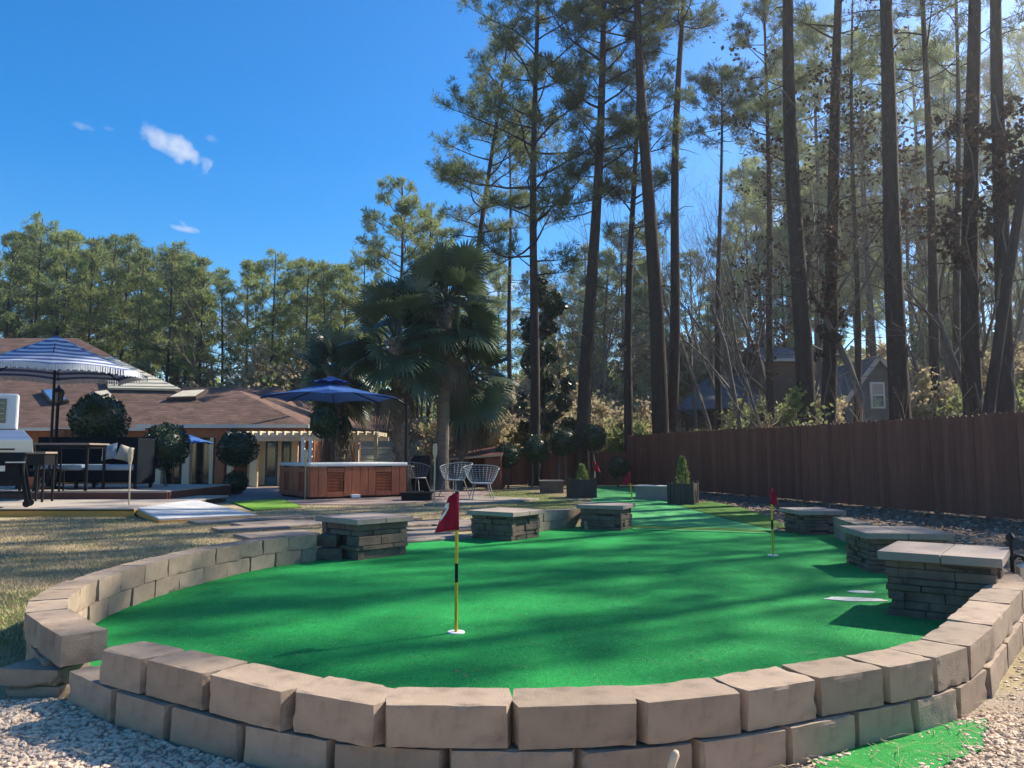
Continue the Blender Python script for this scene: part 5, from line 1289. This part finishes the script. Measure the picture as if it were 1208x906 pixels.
# ================================================================ PALMS
def fan_frond(pos, az, el, pet, Rb, g, dead=False):
    """petiole strip and a fan of folded, drooping segments; returns triangles"""
    out = np.array([math.cos(az)*math.cos(el), math.sin(az)*math.cos(el), math.sin(el)])
    side = np.array([-math.sin(az), math.cos(az), 0.]); up = np.cross(out, side); up = up*(-1) if up[2] < 0 else up
    if not dead:
        rl = g.normal(0, .75); side, up = side*math.cos(rl) + up*math.sin(rl), up*math.cos(rl) - side*math.sin(rl)
    tris = []
    pts = [pos + out*pet*t - np.array([0,0,.16*pet*t*t*max(0.2, math.cos(el))]) for t in (0,.33,.66,1)]
    w = .022
    for a, b in zip(pts[:-1], pts[1:]):
        for s in (side, up):
            tris += [[a-s*w, a+s*w, b+s*w*.8], [a-s*w, b+s*w*.8, b-s*w*.8]]
    c = pts[-1]; dirn = pts[-1]-pts[-2]; dirn /= np.linalg.norm(dirn)
    n_ = 38; th = np.linspace(-2.25, 2.25, n_) + g.normal(0,.02,n_)
    tilt = g.uniform(.2,.6)
    for k, a in enumerate(th):
        L = Rb*(.62 + .38*math.cos(a/1.5))*(.92+.16*g.random())
        d = dirn*math.cos(a) + side*math.sin(a); d = d + up*(.22*abs(math.sin(a)) - tilt*.15); d /= np.linalg.norm(d)
        wv = np.cross(d, up); wv /= (np.linalg.norm(wv)+1e-9)
        dr = .07*L if not dead else .5*L
        p1 = c + d*L*.42 + up*.02*(k%2) - np.array([0,0,dr*.3]); p2 = c + d*L*.72 - np.array([0,0,dr*1.1]); p3 = c + d*L*.98 - np.array([0,0,dr*2.6+.05*L*g.random()])
        ww = Rb*.048
        tris += [[c, p1-wv*ww, p1+wv*ww], [p1-wv*ww, p2-wv*ww*.5, p1+wv*ww], [p1+wv*ww, p2-wv*ww*.5, p2+wv*ww*.5], [p2-wv*ww*.5, p3, p2+wv*ww*.5]]
    return tris
def palm(px, py_c, d, label, seed, base_px, n=34, pet=1.15, Rb=1.0, r0=.2, boots=False, elmin=-62):
    g = np.random.default_rng(seed); c = at(px, py_c, d); b = at(base_px, 560, d); z0 = hz(b.x, d)
    t = thing('palm_tree', label, 'palm', (b.x, d, z0), 0)
    top = Vector((c.x-b.x, 0, c.z-z0)); mb = MB(); m_ = 14
    pts = [(top.x*(k/m_)**1.3, .05*math.sin(k*.9), top.z*k/m_ - (.1 if k == 0 else 0)) for k in range(m_+1)]
    rad = [r0*(1.25 if k == 0 else 1.0 - .12*k/m_)*(1+.035*(-1)**k) for k in range(m_+1)]
    mb.tube(pts, rad, 14)
    nb_ = 90 if boots else 34
    for k in range(nb_):
        f = (.15 + .85*k/nb_) if boots else (.62+.4*k/nb_); a = k*2.39996; z = top.z*f; x = top.x*f**1.3
        r_ = r0*.95; o = Vector((math.cos(a), math.sin(a), 0)); p = Vector((x,0,z)) + o*r_*.9
        mb.bar(p, p + o*(.16 if boots else .12) + Vector((0,0,.20)), .09, .03)
    mb.build('trunk', M['palmbark'], t)
    tr = []; td = []
    for k in range(n):
        f = k/n; az = k*2.39996 + g.normal(0,.2); el = R(82 - (82-elmin)*f**1.15) + g.normal(0,.1)
        pos = np.array([top.x, 0, top.z + .15 - .5*f])
        tr += fan_frond(pos, az, el, pet*(.8+.35*g.random())*(.75+.25*math.sin(math.pi*min(1, f*1.6+.2))), Rb*(.85+.3*g.random()), g)
    for k in range(5):
        az = k*2.4+.7; pos = np.array([top.x, 0, top.z-.55]); td += fan_frond(pos, az, R(-70+g.normal(0,6)), pet*.8, Rb*.75, g, dead=True)
    link('crown', tri_mesh('crown', np.array(tr), M['palm']), t)
    link('dead_fronds', tri_mesh('dead_fronds', np.array(td), M['palmdead']), t)
    return t
palm(527, 362, 24.0, 'tallest fan palm with a smooth trunk behind the patio chairs', 1, 521, n=44, pet=1.4, Rb=1.0, r0=.21, elmin=-46)
palm(466, 400, 23.0, 'fan palm with a rough dark trunk beside the cantilever umbrella post', 2, 477, n=40, pet=1.3, Rb=.95, r0=.23, boots=True, elmin=-50)
palm(398, 446, 26.0, 'lowest fan palm rising behind the blue cantilever umbrella', 3, 402, n=34, pet=1.0, Rb=.95, r0=.2, boots=True)
palm(556, 440, 25.5, 'fan palm half hidden behind the tallest one', 4, 540, n=30, pet=1.1, Rb=.95, r0=.17, boots=True)
# ================================================================ TREES
def needles(cen, axis, n, L, w, g, spread=.75):
    """n narrow triangles per tuft, fanning out from its centre"""
    N = len(cen); c = np.repeat(cen, n, 0); a = np.repeat(axis, n, 0)
    d = a + spread*g.normal(size=(N*n, 3)); d /= np.linalg.norm(d, axis=1)[:,None]
    s = np.cross(d, g.normal(size=(N*n,3))); s /= np.linalg.norm(s, axis=1)[:,None]+1e-9
    l = L*(.7+.6*g.random(N*n))[:,None]
    c = c + d*L*.08
    m = c + d*l*.55 
    return np.stack([c, m-s*w, c+d*l, m+s*w], 1)
def pine_geo(seed, H, r0, crown_from, spread, lean=(0,0), nl=60, tw=1.0, nn=12, L=.22, w=.011, snags=10, top=.9, tuftstep=.22, sides=9, ntwig=4.2):
    g = np.random.default_rng(seed); r = random.Random(seed); mb = MB()
    ph = r.uniform(0, 6); am = r.uniform(.04, .12)
    def ax(z): return Vector((lean[0]*z + am*math.sin(z*.35+ph), lean[1]*z + am*math.cos(z*.28+ph), z))
    K = 16; zs = [H*(k/K)**1.0 for k in range(K+1)]
    def rad(z): return r0*((1 - .80*(z/H)**1.15) + .30*math.exp(-z/.35)) 
    mb.tube([ax(z) if z > 0 else ax(0)-Vector((0,0,.3)) for z in zs], [rad(z)*(1 + .07*noise.noise(Vector((z*.9, seed, 0)))) for z in zs], sides)
    cen, axs = [], []
    az = r.random()*6
    for k in range(nl):
        t = (k+r.random())/nl; h = crown_from + (H*.97-crown_from)*t; az += 2.39996 + r.uniform(-.7,.7)
        prof = math.sqrt(max(.02, 1-t**2.2))*(.50+.50*min(1, t/.25))
        Lb = spread*prof*r.choice((.55,.8,1.0,1.0,1.15))*r.uniform(.85,1.1); rise = R(r.uniform(-8, 22) + 40*t*t)
        d = Vector((math.cos(az)*math.cos(rise), math.sin(az)*math.cos(rise), math.sin(rise)))
        p = ax(h); pts = [p]; nseg = 6
        for j in range(nseg):
            d = (d + Vector((r.gauss(0,.16), r.gauss(0,.16), r.gauss(.05,.10)))).normalized(); pts.append(pts[-1] + d*Lb/nseg)
        br = max(.012, min(rad(h)*.45, .012+.016*Lb)); mb.tube(pts, [br*(1-.8*j/nseg) for j in range(nseg+1)], 5, cap=False)
        bare = r.uniform(.30,.5); ntw = max(3, int(3 + Lb*ntwig))
        for q_ in range(ntw):
            s = bare + (1-bare)*(q_+r.random())/ntw
            i = min(int(s*nseg), nseg-1); q = pts[i].lerp(pts[i+1], s*nseg-i); dd = (pts[i+1]-pts[i]).normalized()
            sv = dd.cross(Vector((0,0,1))).normalized()*r.choice((-1,1))
            td = (dd*r.uniform(.3,.9) + sv*r.uniform(.3,1) + Vector((0,0,r.uniform(-.1,.65)))).normalized()
            tl = (.25 + Lb*r.uniform(.08,.26))*tw
            e = q + td*tl; mb.tube([q, q.lerp(e,.5)+Vector((0,0,.03)), e], [.012,.009,.004], 3, cap=False)
            nt_ = max(2, int(tl/tuftstep)+1)
            for j in range(nt_):
                cp = q.lerp(e, .45+.55*(j+1)/nt_) + Vector((r.gauss(0,.07), r.gauss(0,.07), r.gauss(.03,.07)))
                cen.append(cp); axs.append((td*.6 + Vector((0,0,.5)) + Vector((r.gauss(0,.35), r.gauss(0,.35), r.gauss(0,.3)))).normalized())
        for _ in range(3): cen.append(pts[-1] + Vector((r.gauss(0,.1), r.gauss(0,.1), r.gauss(0,.1)))); axs.append(d)
    for k in range(snags):
        h = r.uniform(.22*H if crown_from > .3*H else 1.5, max(crown_from, .3*H)); a = r.random()*6.28; Lb = r.uniform(.3, 1.5); d = Vector((math.cos(a), math.sin(a), r.uniform(-.25,.35))); p = ax(h)
        mb.tube([p, p+d*Lb*.5+Vector((0,0,.05)), p+d*Lb+Vector((r.gauss(0,.1),r.gauss(0,.1),-.05))], [.022,.014,.005], 4, cap=False)
    cen = np.array([tuple(q) for q in cen]); axs = np.array([tuple(q) for q in axs])
    return mb, needles(cen, axs, nn, L, w, g), ax
def tree(name, label, cat, base, trunk_mb, crown, bark, leafm, group=None, rz=0, crown_name='crown'):
    t = thing(name, label, cat, base, rz, group)
    trunk_mb.build('trunk', bark, t, smooth=True)
    if crown is not None: link(crown_name, tri_mesh(crown_name, crown, leafm), t)
    return t
# near and middle pines, traced from their trunks: px,py low -> px,py high, trunk width, depth, first foliage row, crown spread, height
TP = [
 (690,505,711,60,17,28.0,250,2.9,22,'pine with a thick straight trunk behind the far flagpole, first of the tall group',16),
 (741,505,750,120,11,29.5,290,2.3,19,'slim straight pine between the two thickest trunks of the tall group',12),
 (779,500,757,80,20,27.5,60,3.6,24,'thick pine leaning over the fence with its crown out of sight',16),
 (790,498,804,40,14,28.5,40,3.2,23,'dark pine whose foot touches the thick leaning pine',12),
 (629,505,632,100,12,28.0,330,3.6,22,'pine with a wide crown rising from behind the dark leafy vine mass',16),
 (566,300,584,150,10,33.0,295,2.7,20,'slightly leaning pine with a narrow crown behind the tallest palm',14),
 (848,480,850,170,8,33.0,170,1.9,18,'thin bare-stemmed pine alone between the tall group and the forked tree',10),
 (910,470,904,80,10,33.0,170,2.4,21,'thin dark pine just before the thickest fence-side pine',12),
 (947,490,931,10,22,21.5,-60,3.4,23,'thickest pine close behind the fence, leaning a little',14),
 (976,490,989,20,18,24.0,60,3.2,23,'stout pine with a vine-wrapped trunk beside the thickest one',14),
 (1063,490,1044,10,24,19.5,-40,3.4,22,'stout furrowed pine in front of the grey gabled house',14),
 (1106,490,1092,90,13,25.0,110,2.6,20,'slender pine to the far side of the grey gabled house',12),
 (1132,490,1128,60,9,27.0,140,2.2,20,'thin pine among the dense trunks at the fence end',10),
 (1150,490,1147,10,22,19.0,10,3.2,23,'thick shaded pine near the end of the fence in view',14),
 (1184,490,1176,10,20,18.5,0,3.2,22,'thick dark pine at the edge of the view behind the fence',14),
 (1163,490,1206,240,13,17.5,-80,2.6,19,'dark pine leaning strongly away across its neighbours',10),
 (1010,480,1006,60,8,30.0,150,2.2,20,'thin pine standing beside the grey house roof',10),
 (604,480,600,230,7,36.0,240,2.0,17,'thin pine behind the dark leafy vine mass',10),
]
for i, (x1, y1, x2, y2, wpx, d, yc, spr, H, lab, sn) in enumerate(TP):
    a, b = at(x1, y1, d), at(x2, y2, d); lean = (b.x-a.x)/(b.z-a.z); z0 = hz(a.x, d); xb0 = a.x - lean*(a.z-z0)
    cf = max(5.0, at(x1, yc, d).z - z0); dia = wpx*d/905
    nl = int(14 + 2.6*(H-cf))
    mb, cr, ax = pine_geo(300+i, H, dia/2*1.05, cf, spr, (lean, 0), nl=nl if i < 8 else int(nl*.55), nn=16 if i < 8 else 12, L=.27, w=.011, snags=sn)
    tree('pine_tree', lab, 'pine', (xb0, d, z0), mb, cr, M['bark'], M['needle'] if i % 3 else M['needle_dark'], 'tall pines behind the fence')
# prototypes copied through the woods
def proto(seed, H, r0, cf, spr, **k):
    mb, cr, ax = pine_geo(seed, H, r0, cf, spr, (rnd.uniform(-.012,.012), 0), **k); return mb, cr
protos = []
far_lab = 'tall slender pine of the sunlit grove behind the long low house'
for k in range(5):
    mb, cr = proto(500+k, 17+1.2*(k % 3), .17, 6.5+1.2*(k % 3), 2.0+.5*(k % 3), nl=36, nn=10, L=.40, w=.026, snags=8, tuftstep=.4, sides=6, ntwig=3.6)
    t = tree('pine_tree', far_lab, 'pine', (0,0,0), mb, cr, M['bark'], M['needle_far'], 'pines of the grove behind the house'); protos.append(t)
def put(k, px, d, rz, sc, label, group, first=[0]*9):
    x = (px-604)/905*d; loc = (x, d, hz(x, d)-.05)
    if not first[k]: first[k] = 1; t = protos[k]; t.location = loc; t.rotation_euler = (0,0,rz); t.scale = (sc,)*3; t['label'] = label; t['group'] = group; return t
    return dup(protos[k], loc, rz, label, group, sc)
r_ = random.Random(21); i = 0
# silhouette of the grove: px -> row of the tops
sil = [(-60,262),(0,262),(40,250),(75,262),(105,264),(140,272),(165,280),(190,282),(215,290),(240,290),(262,306),(285,300),(318,284),(345,298),(362,292),(385,300),(405,304),(428,310)]
def topz(px): 
    for (a, b), (c, e) in zip(sil[:-1], sil[1:]):
        if a <= px <= c: return b + (e-b)*(px-a)/(c-a)
    return 290
Hs = [17, 18.2, 19.4, 17, 18.2]
for px, _ in sil + [(20,0),(58,0),(92,0),(122,0),(153,0),(178,0),(203,0),(230,0),(300,0),(332,0),(375,0),(395,0),(-25,0),(30,0),(110,0),(65,0),(160,0),(8,0),(130,0),(195,0),(222,0)]:
    d = r_.uniform(52, 58) if i < len(sil) else r_.uniform(58, 74); k = i % 5; pxx = px + r_.uniform(-6,6)
    y = topz(pxx) + (r_.uniform(-3,8) if i < len(sil) else r_.uniform(2,30)); zt = 1.1 + (537-y)/905*d; sc = zt/Hs[k]
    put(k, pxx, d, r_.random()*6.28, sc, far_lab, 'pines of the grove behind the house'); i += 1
# pine woods beyond the fence
wl = 'thin distant pine in the woods beyond the fences'
for n_ in range(62):
    px = r_.uniform(425, 1290); d = r_.uniform(50, 88) if n_ < 54 else r_.uniform(48, 60)
    if 985 < px < 1085 and d < 46: d += 22
    if px < 560: d = max(d, 58)
    k = i % 5; y = (r_.uniform(235, 330) if px < 880 else r_.uniform(130, 300)) if d > 46 else r_.uniform(60, 260)
    if px < 560: y = r_.uniform(290, 360)
    x = (px-604)/905*d; zt = 1.1 + (537-y)/905*d - hz(x, d); sc = max(.6, zt/Hs[k])
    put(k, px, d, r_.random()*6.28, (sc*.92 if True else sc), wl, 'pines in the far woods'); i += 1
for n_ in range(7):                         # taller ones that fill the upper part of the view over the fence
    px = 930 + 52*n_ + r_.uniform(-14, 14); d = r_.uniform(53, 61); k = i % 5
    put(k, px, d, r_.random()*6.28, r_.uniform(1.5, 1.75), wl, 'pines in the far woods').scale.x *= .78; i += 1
# the loose-crowned pine behind the palms
for px, ytop, d, lab in ((470,205,46,'open-crowned pine rising alone above the palms'), (505,238,50,'smaller open-crowned pine just behind the one above the palms')):
    x = (px-604)/905*d; z0 = hz(x, d); H = 1.1 + (537-ytop)/905*d - z0
    mb, cr, ax = pine_geo(640+px, H, .2, H*.42, 3.1 if px == 470 else 2.2, nl=38, nn=12, L=.36, w=.022, tuftstep=.3); tree('pine_tree', lab, 'pine', (x, d, z0), mb, cr, M['bark'], M['needle_far'])
# pines past the end of the fence that shade the green
for n_, (x, y, H, cf) in enumerate(((21,19.4,22,10),(18.4,15.9,18.5,9),(24.5,23.1,22,9),(26.5,25.5,22,9),(26.2,22.9,23,9),(19.6,16.2,17.5,9),(23.2,20.6,21,9))):
    if n_ < 2:
        mb, cr, ax = pine_geo(700+n_, 22, .16, 9.8, 2.3, nl=23, nn=9, L=.27, w=.014, snags=14, ntwig=2.2)
        t = tree('pine_tree', 'tall sparse pine standing past the near end of the tall fence', 'pine', (x, y, hz(x,y)), mb, cr, M['bark'], M['needle'], 'pines past the end of the fence'); protos.append(t)
    else: dup(protos[5 + n_ % 2], (x, y, hz(x,y)-.05), n_*1.7, None, 'pines past the end of the fence', H/22)

# ---- bare and leafy trees
def branchy(seed, H, r0, levels=5, spread=.55, leaf=None, nleaf=3, leafL=.09, up=.25, lean=0, first=.25, kids=3):
    r = random.Random(seed); mb = MB(); tips = []
    def grow(p, d, L, rad, lv):
        n = 4 if lv > 1 else 3; pts = [p]; dd = d.copy()
        for j in range(n):
            dd = (dd + Vector((r.gauss(0,.13), r.gauss(0,.13), r.gauss(up*.25,.09)))).normalized(); pts.append(pts[-1]+dd*L/n)
        mb.tube(pts, [rad*(1-.5*j/n) for j in range(n+1)], 7 if lv == levels else (4 if lv > 2 else 3), cap=False)
        if lv <= 2: tips.extend([(pts[j], dd.copy()) for j in range(1, n+1)])
        if lv == 0: return
        nk = kids + (1 if r.random() < .5 else 0) + (2 if lv == levels else 0)
        for k in range(nk):
            t = first + (1-first)*(k+r.random())/nk if lv == levels else .3+.7*(k+r.random())/nk
            i = min(int(t*n), n-1); q = pts[i].lerp(pts[i+1], t*n-i); a = r.random()*6.283; s = dd.orthogonal().normalized(); s.rotate(Matrix.Rotation(a, 3, dd))
            nd = (dd*(1-spread) + s*spread*r.uniform(.7,1.4) + Vector((0,0,up*.3))).normalized()
            grow(q, nd, L*r.uniform(.42,.68), rad*(1-.5*t)*.52, lv-1)
    grow(Vector((0,0,-.2)), Vector((lean,0,1)).normalized(), H*.62, r0, levels)
    cr = None
    if leaf:
        g = np.random.default_rng(seed); P = np.array([tuple(t[0]) for t in tips]); n = len(P)*nleaf
        c = np.repeat(P, nleaf, 0) + g.normal(0,.05 if leafL < .125 else .12,(n,3)); o = g.normal(size=(n,3)); o[:,2] -= .3; o /= np.linalg.norm(o,axis=1)[:,None]; s = np.cross(o, g.normal(size=(n,3))); s /= np.linalg.norm(s,axis=1)[:,None]
        l = leafL*(.6+.8*g.random(n))[:,None]; cr = np.stack([c-o*l*.5, c+s*l*.4, c+o*l*.6, c-s*l*.4], 1)
    return mb, cr
# the forked bare tree and other single ones beyond the fence
for (px, d, H, r0, seed, lab, lf, kw) in (
   (882, 30, 11.5, .13, 11, 'bare forked hardwood tree beside the thin lone pine', None, dict(spread=.5)),
   (1040, 23, 12.5, .14, 12, 'hardwood tree still holding dark brown leaves beside the stout furrowed pine', 'brownleaf', dict(nleaf=1, leafL=.115, first=.5, spread=.62)),
   (1172, 19, 8, .12, 13, 'small bare hardwood tree among the dark trunks at the fence end', None, dict(first=.4, spread=.6)),
   (1120, 30, 12, .12, 14, 'bare grey tree with fine twigs behind the slender pine', None, dict()),
   (820, 40, 12, .12, 15, 'bare tree with fine grey twigs above the dark roof', None, dict()),
   (700, 44, 12, .12, 16, 'bare tree far behind the thick straight pine', 'dryleaf', dict(nleaf=2)),
   (545, 48, 15, .14, 17, 'tall bare tree with fine pale twigs behind the palms', None, dict(spread=.42)),
   (960, 34, 13, .12, 18, 'bare tree between the brown house and the fence', None, dict()),
   (275, 50, 12.5, .12, 19, 'bare-topped tree standing in the gap of the sunlit grove', None, dict(spread=.4)),
   (1195, 27, 12, .12, 20, 'bare twiggy tree behind the thick dark pines', None, dict()),
   ):
    x = (px-604)/905*d; z0 = hz(x, d); mb, cr = branchy(seed, H, r0, 5, leaf=lf, **kw)
    tree('bare_tree' if lf is None else 'leafy_tree', lab, 'tree', (x, d, z0), mb, cr, M['greybark'], M[lf] if lf else None)
# slim leafless trees that screen the woods behind the fence
slim = []
for k in range(3):
    mb, _ = branchy(870+k, 12+k, .075, 4, spread=.42, first=.22, up=.35, kids=4)
    t = tree('bare_tree', 'slim leafless tree with fine twigs in the woods beyond the tall fence', 'tree', (0,0,0), mb, None, M['greybark'], None, 'slim leafless trees beyond the fence'); slim.append(t)
r_ = random.Random(8)
for k in range(34):
    px, d = r_.uniform(800, 1240), r_.uniform(27, 46)
    if k >= 24: px, d = r_.uniform(560, 800), r_.uniform(38, 55)
    x = (px-604)/905*d
    if beyond(x, d) < 1 or (980 < px < 1085 and d < 38): continue
    loc = (x, d, hz(x,d)); sc = r_.uniform(.75,1.25)
    if k < 3: slim[k].location = loc; slim[k].scale = (sc,)*3
    else: dup(slim[k % 3], loc, r_.random()*6.28, None, 'slim leafless trees beyond the fence', sc)
# twiggy brush
brush = []
for k in range(4):
    mb = MB(); crs = []; rr = random.Random(800+k)
    for s in range(5):
        m2, c2 = branchy(810+k*7+s, rr.uniform(1.8,3.4), .03, 3, spread=.5, leaf=True, nleaf=7, leafL=.13, first=.1, lean=rr.uniform(-.5,.5))
        off = Vector((rr.uniform(-.8,.8), rr.uniform(-.6,.6), 0)); mb.add([Vector(v)+off for v in m2.v], m2.f); crs.append(c2 + np.array(off))
    t = tree('shrub', '', 'shrub', (0,0,-60), mb, np.concatenate(crs), M['greybark'], M['dryleaf'] if k % 2 == 0 else M['greenleaf'], crown_name='foliage'); brush.append(t)
r_ = random.Random(5); n_ = 0; used = [0]*4
bl = 'tangled tan-leaved shrub in the undergrowth beyond the fences'
for px, d, sc in [(r_.uniform(545,905), r_.uniform(31,44), r_.uniform(.9,1.7)) for _ in range(30)] + [(r_.uniform(905,1260), r_.uniform(20,34), r_.uniform(.8,1.3)) for _ in range(16)] + [(r_.uniform(-40,440), r_.uniform(48,56), r_.uniform(1.5,2.8)) for _ in range(30)] + [(r_.uniform(580,1250), r_.uniform(46,75), r_.uniform(1.6,2.8)) for _ in range(34)]:
    if 985 < px < 1082 and d < 38: continue
    if 780 < px < 910 and (d < 44 or n_ % 2): sc *= .55
    x = (px-604)/905*d
    if beyond(x, d) < .8 and d < 29.5: continue
    k = n_ % 4; loc = (x, d, hz(x,d)-.05); lab, grp = (bl, 'tan undergrowth') if px > 450 else ('bushy understory shrub at the foot of the sunlit grove', 'understory of the grove')
    if not used[k]: used[k] = 1; t = brush[k]; t.location = loc; t.scale = (sc,)*3; t['label'] = lab; t['group'] = grp
    else: t = dup(brush[k], loc, r_.random()*6.28, lab, grp, sc)
    n_ += 1
# bare twig shrubs close behind the fence
bs = None
for j, (px, d, sc) in enumerate(((812,27,.9),(850,24.5,1.0),(893,22.5,1.0),(921,21.5,.9),(985,20.5,1.1),(1003,19.5,.9),(1090,17.8,.9),(1125,17.2,1.0),(880,26,1.3),(1035,19.2,.7))):
    x = (px-604)/905*d
    if bs is None:
        mb = MB(); rr = random.Random(31)
        for s in range(5):
            m2, _ = branchy(840+s, rr.uniform(2.6,4.2), .028, 3, spread=.6, first=.1, lean=rr.uniform(-.6,.6), up=.05); off = Vector((rr.uniform(-.3,.3), rr.uniform(-.3,.3), 0)); mb.add([Vector(v)+off for v in m2.v], m2.f)
        bs = tree('twig_shrub', 'leafless pale twiggy shrub showing above the tall fence', 'shrub', (x,d,hz(x,d)), mb, None, M['tanboard'], None, 'leafless shrubs behind the fence'); bs.scale = (sc,)*3
    else: dup(bs, (x,d,hz(x,d)), j*1.9, None, 'leafless shrubs behind the fence', sc)
# dark glossy evergreen round the pine behind the topiaries
def leafmass(seed, clumps, n, leafL, m):
    g = np.random.default_rng(seed); C = []
    for (c, r) in clumps:
        k = int(n*r[0]*r[2]); v = g.normal(size=(k,3)); v /= np.linalg.norm(v,axis=1)[:,None]; C.append(np.array(c) + v*np.array(r)*(g.random(k)**.45)[:,None])
    c = np.concatenate(C); k = len(c); o = g.normal(size=(k,3)); o[:,2] -= .5; o /= np.linalg.norm(o,axis=1)[:,None]; s = np.cross(o, g.normal(size=(k,3))); s /= np.linalg.norm(s,axis=1)[:,None]; l = leafL*(.6+.8*g.random(k))[:,None]
    return np.stack([c-o*l*.5, c+s*l*.36, c+o*l*.6, c-s*l*.36], 1)
d = 30.6; x = (641-604)/905*d; rr = random.Random(77); cl = []
for k in range(52):
    z = 2.3 + 5.8*k/52; q = 1.55*(1 - .45*(z/8.2)**2); a = rr.random()*6.28; rad = rr.uniform(.1, .75)*q; cl.append(((math.cos(a)*rad, math.sin(a)*rad*.7, z+rr.uniform(-.3,.3)), (rr.uniform(.18,.42), rr.uniform(.18,.4), rr.uniform(.16,.36))))
mb = MB(); mb.tube([(0,0,-.2),(.05,0,3),(-.03,0,7.6)], [.08,.06,.02], 7)
for c, r0_ in cl: mb.tube([(0,0,max(.3,c[2]-.5)), (c[0]*.6,c[1]*.6,c[2]-.2), c], [.03,.02,.008], 4, cap=False)
tree('evergreen_tree', 'dark glossy broad-leaved evergreen climbing beside the wide-crowned pine', 'tree', (x, d, hz(x,d)), mb, leafmass(5, cl, 1500, .17, None), M['greybark'], M['broadleaf'])
# vines and clinging leaves on the near trunks
for px, py0, py1, d, wd, lab in ((975,250,420,23.6,.7,'dark vine leaves wrapping the stout pine beside the thickest one'),(1150,120,330,18.7,.8,'dark vine leaves hanging round the thick shaded pine'),(1190,110,260,18.2,.9,'drooping dark vine mass at the edge of the view')):
    p0 = at(px, py1, d); p1 = at(px, py0, d); rr = random.Random(px); cl = []
    for k in range(22):
        t = k/22; a = rr.random()*6.28; q = rr.uniform(.2,1)*wd; cl.append(((math.cos(a)*q, math.sin(a)*q*.7, (p1.z-p0.z)*t+rr.uniform(-.2,.2)), (rr.uniform(.15,.4), rr.uniform(.15,.35), rr.uniform(.15,.35))))
    z0 = hz(p0.x, d); mb = MB(); st = [(.14*math.sin(j*1.3), .14*math.cos(j*1.3), (p1.z-z0)*j/14) for j in range(15)]; mb.tube(st, .02, 5)
    for c, r0_ in cl: mb.tube([(0,.1,c[2]+p0.z-z0-.2), (c[0],c[1],c[2]+p0.z-z0)], [.012,.005], 3, cap=False)
    cl = [((c[0],c[1],c[2]+p0.z-z0), r0_) for c, r0_ in cl]
    t = thing('climbing_vine', lab, 'vine', (p0.x, d, z0)); mb.build('stem', M['greybark'], t); link('leaves', tri_mesh('leaves', leafmass(px, cl, 700, .13, None), M['brownleaf']), t)
# a far wall of woods that closes the view
g = np.random.default_rng(9); n = 90000; a = g.uniform(-1.0, 1.1, n); dist = g.uniform(95, 135, n); xx = np.sin(a)*dist; yy = np.cos(a)*dist
hh = 9 + 4*np.array([noise.noise(Vector((q*9, 0, 0))) for q in a]); zz = height(xx, yy) + hh*g.random(n)**1.1
o = g.normal(size=(n,3)); o /= np.linalg.norm(o,axis=1)[:,None]; s = np.cross(o, g.normal(size=(n,3))); s /= np.linalg.norm(s,axis=1)[:,None]; c = np.stack([xx,yy,zz],-1); l = .55*(.6+.8*g.random(n))[:,None]
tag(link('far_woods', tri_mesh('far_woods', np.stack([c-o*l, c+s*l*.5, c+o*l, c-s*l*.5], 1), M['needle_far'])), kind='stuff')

# thin winter air
hz_ = MB(); hz_.box((0, 45, 29), (330, 230, 64)); o = hz_.build('haze', [])
hm = bpy.data.materials.new('haze'); hm.use_nodes = True; N = hm.node_tree.nodes; 
for q in list(N):
    if q.type != 'OUTPUT_MATERIAL': N.remove(q)
pv_ = N.new('ShaderNodeVolumePrincipled'); pv_.inputs['Color'].default_value = (.93,.95,1,1); pv_.inputs['Density'].default_value = .0010; pv_.inputs['Anisotropy'].default_value = .72
hm.node_tree.links.new(pv_.outputs[0], N['Material Output'].inputs['Volume'])
o.data.materials.append(hm); tag(o, kind='stuff')
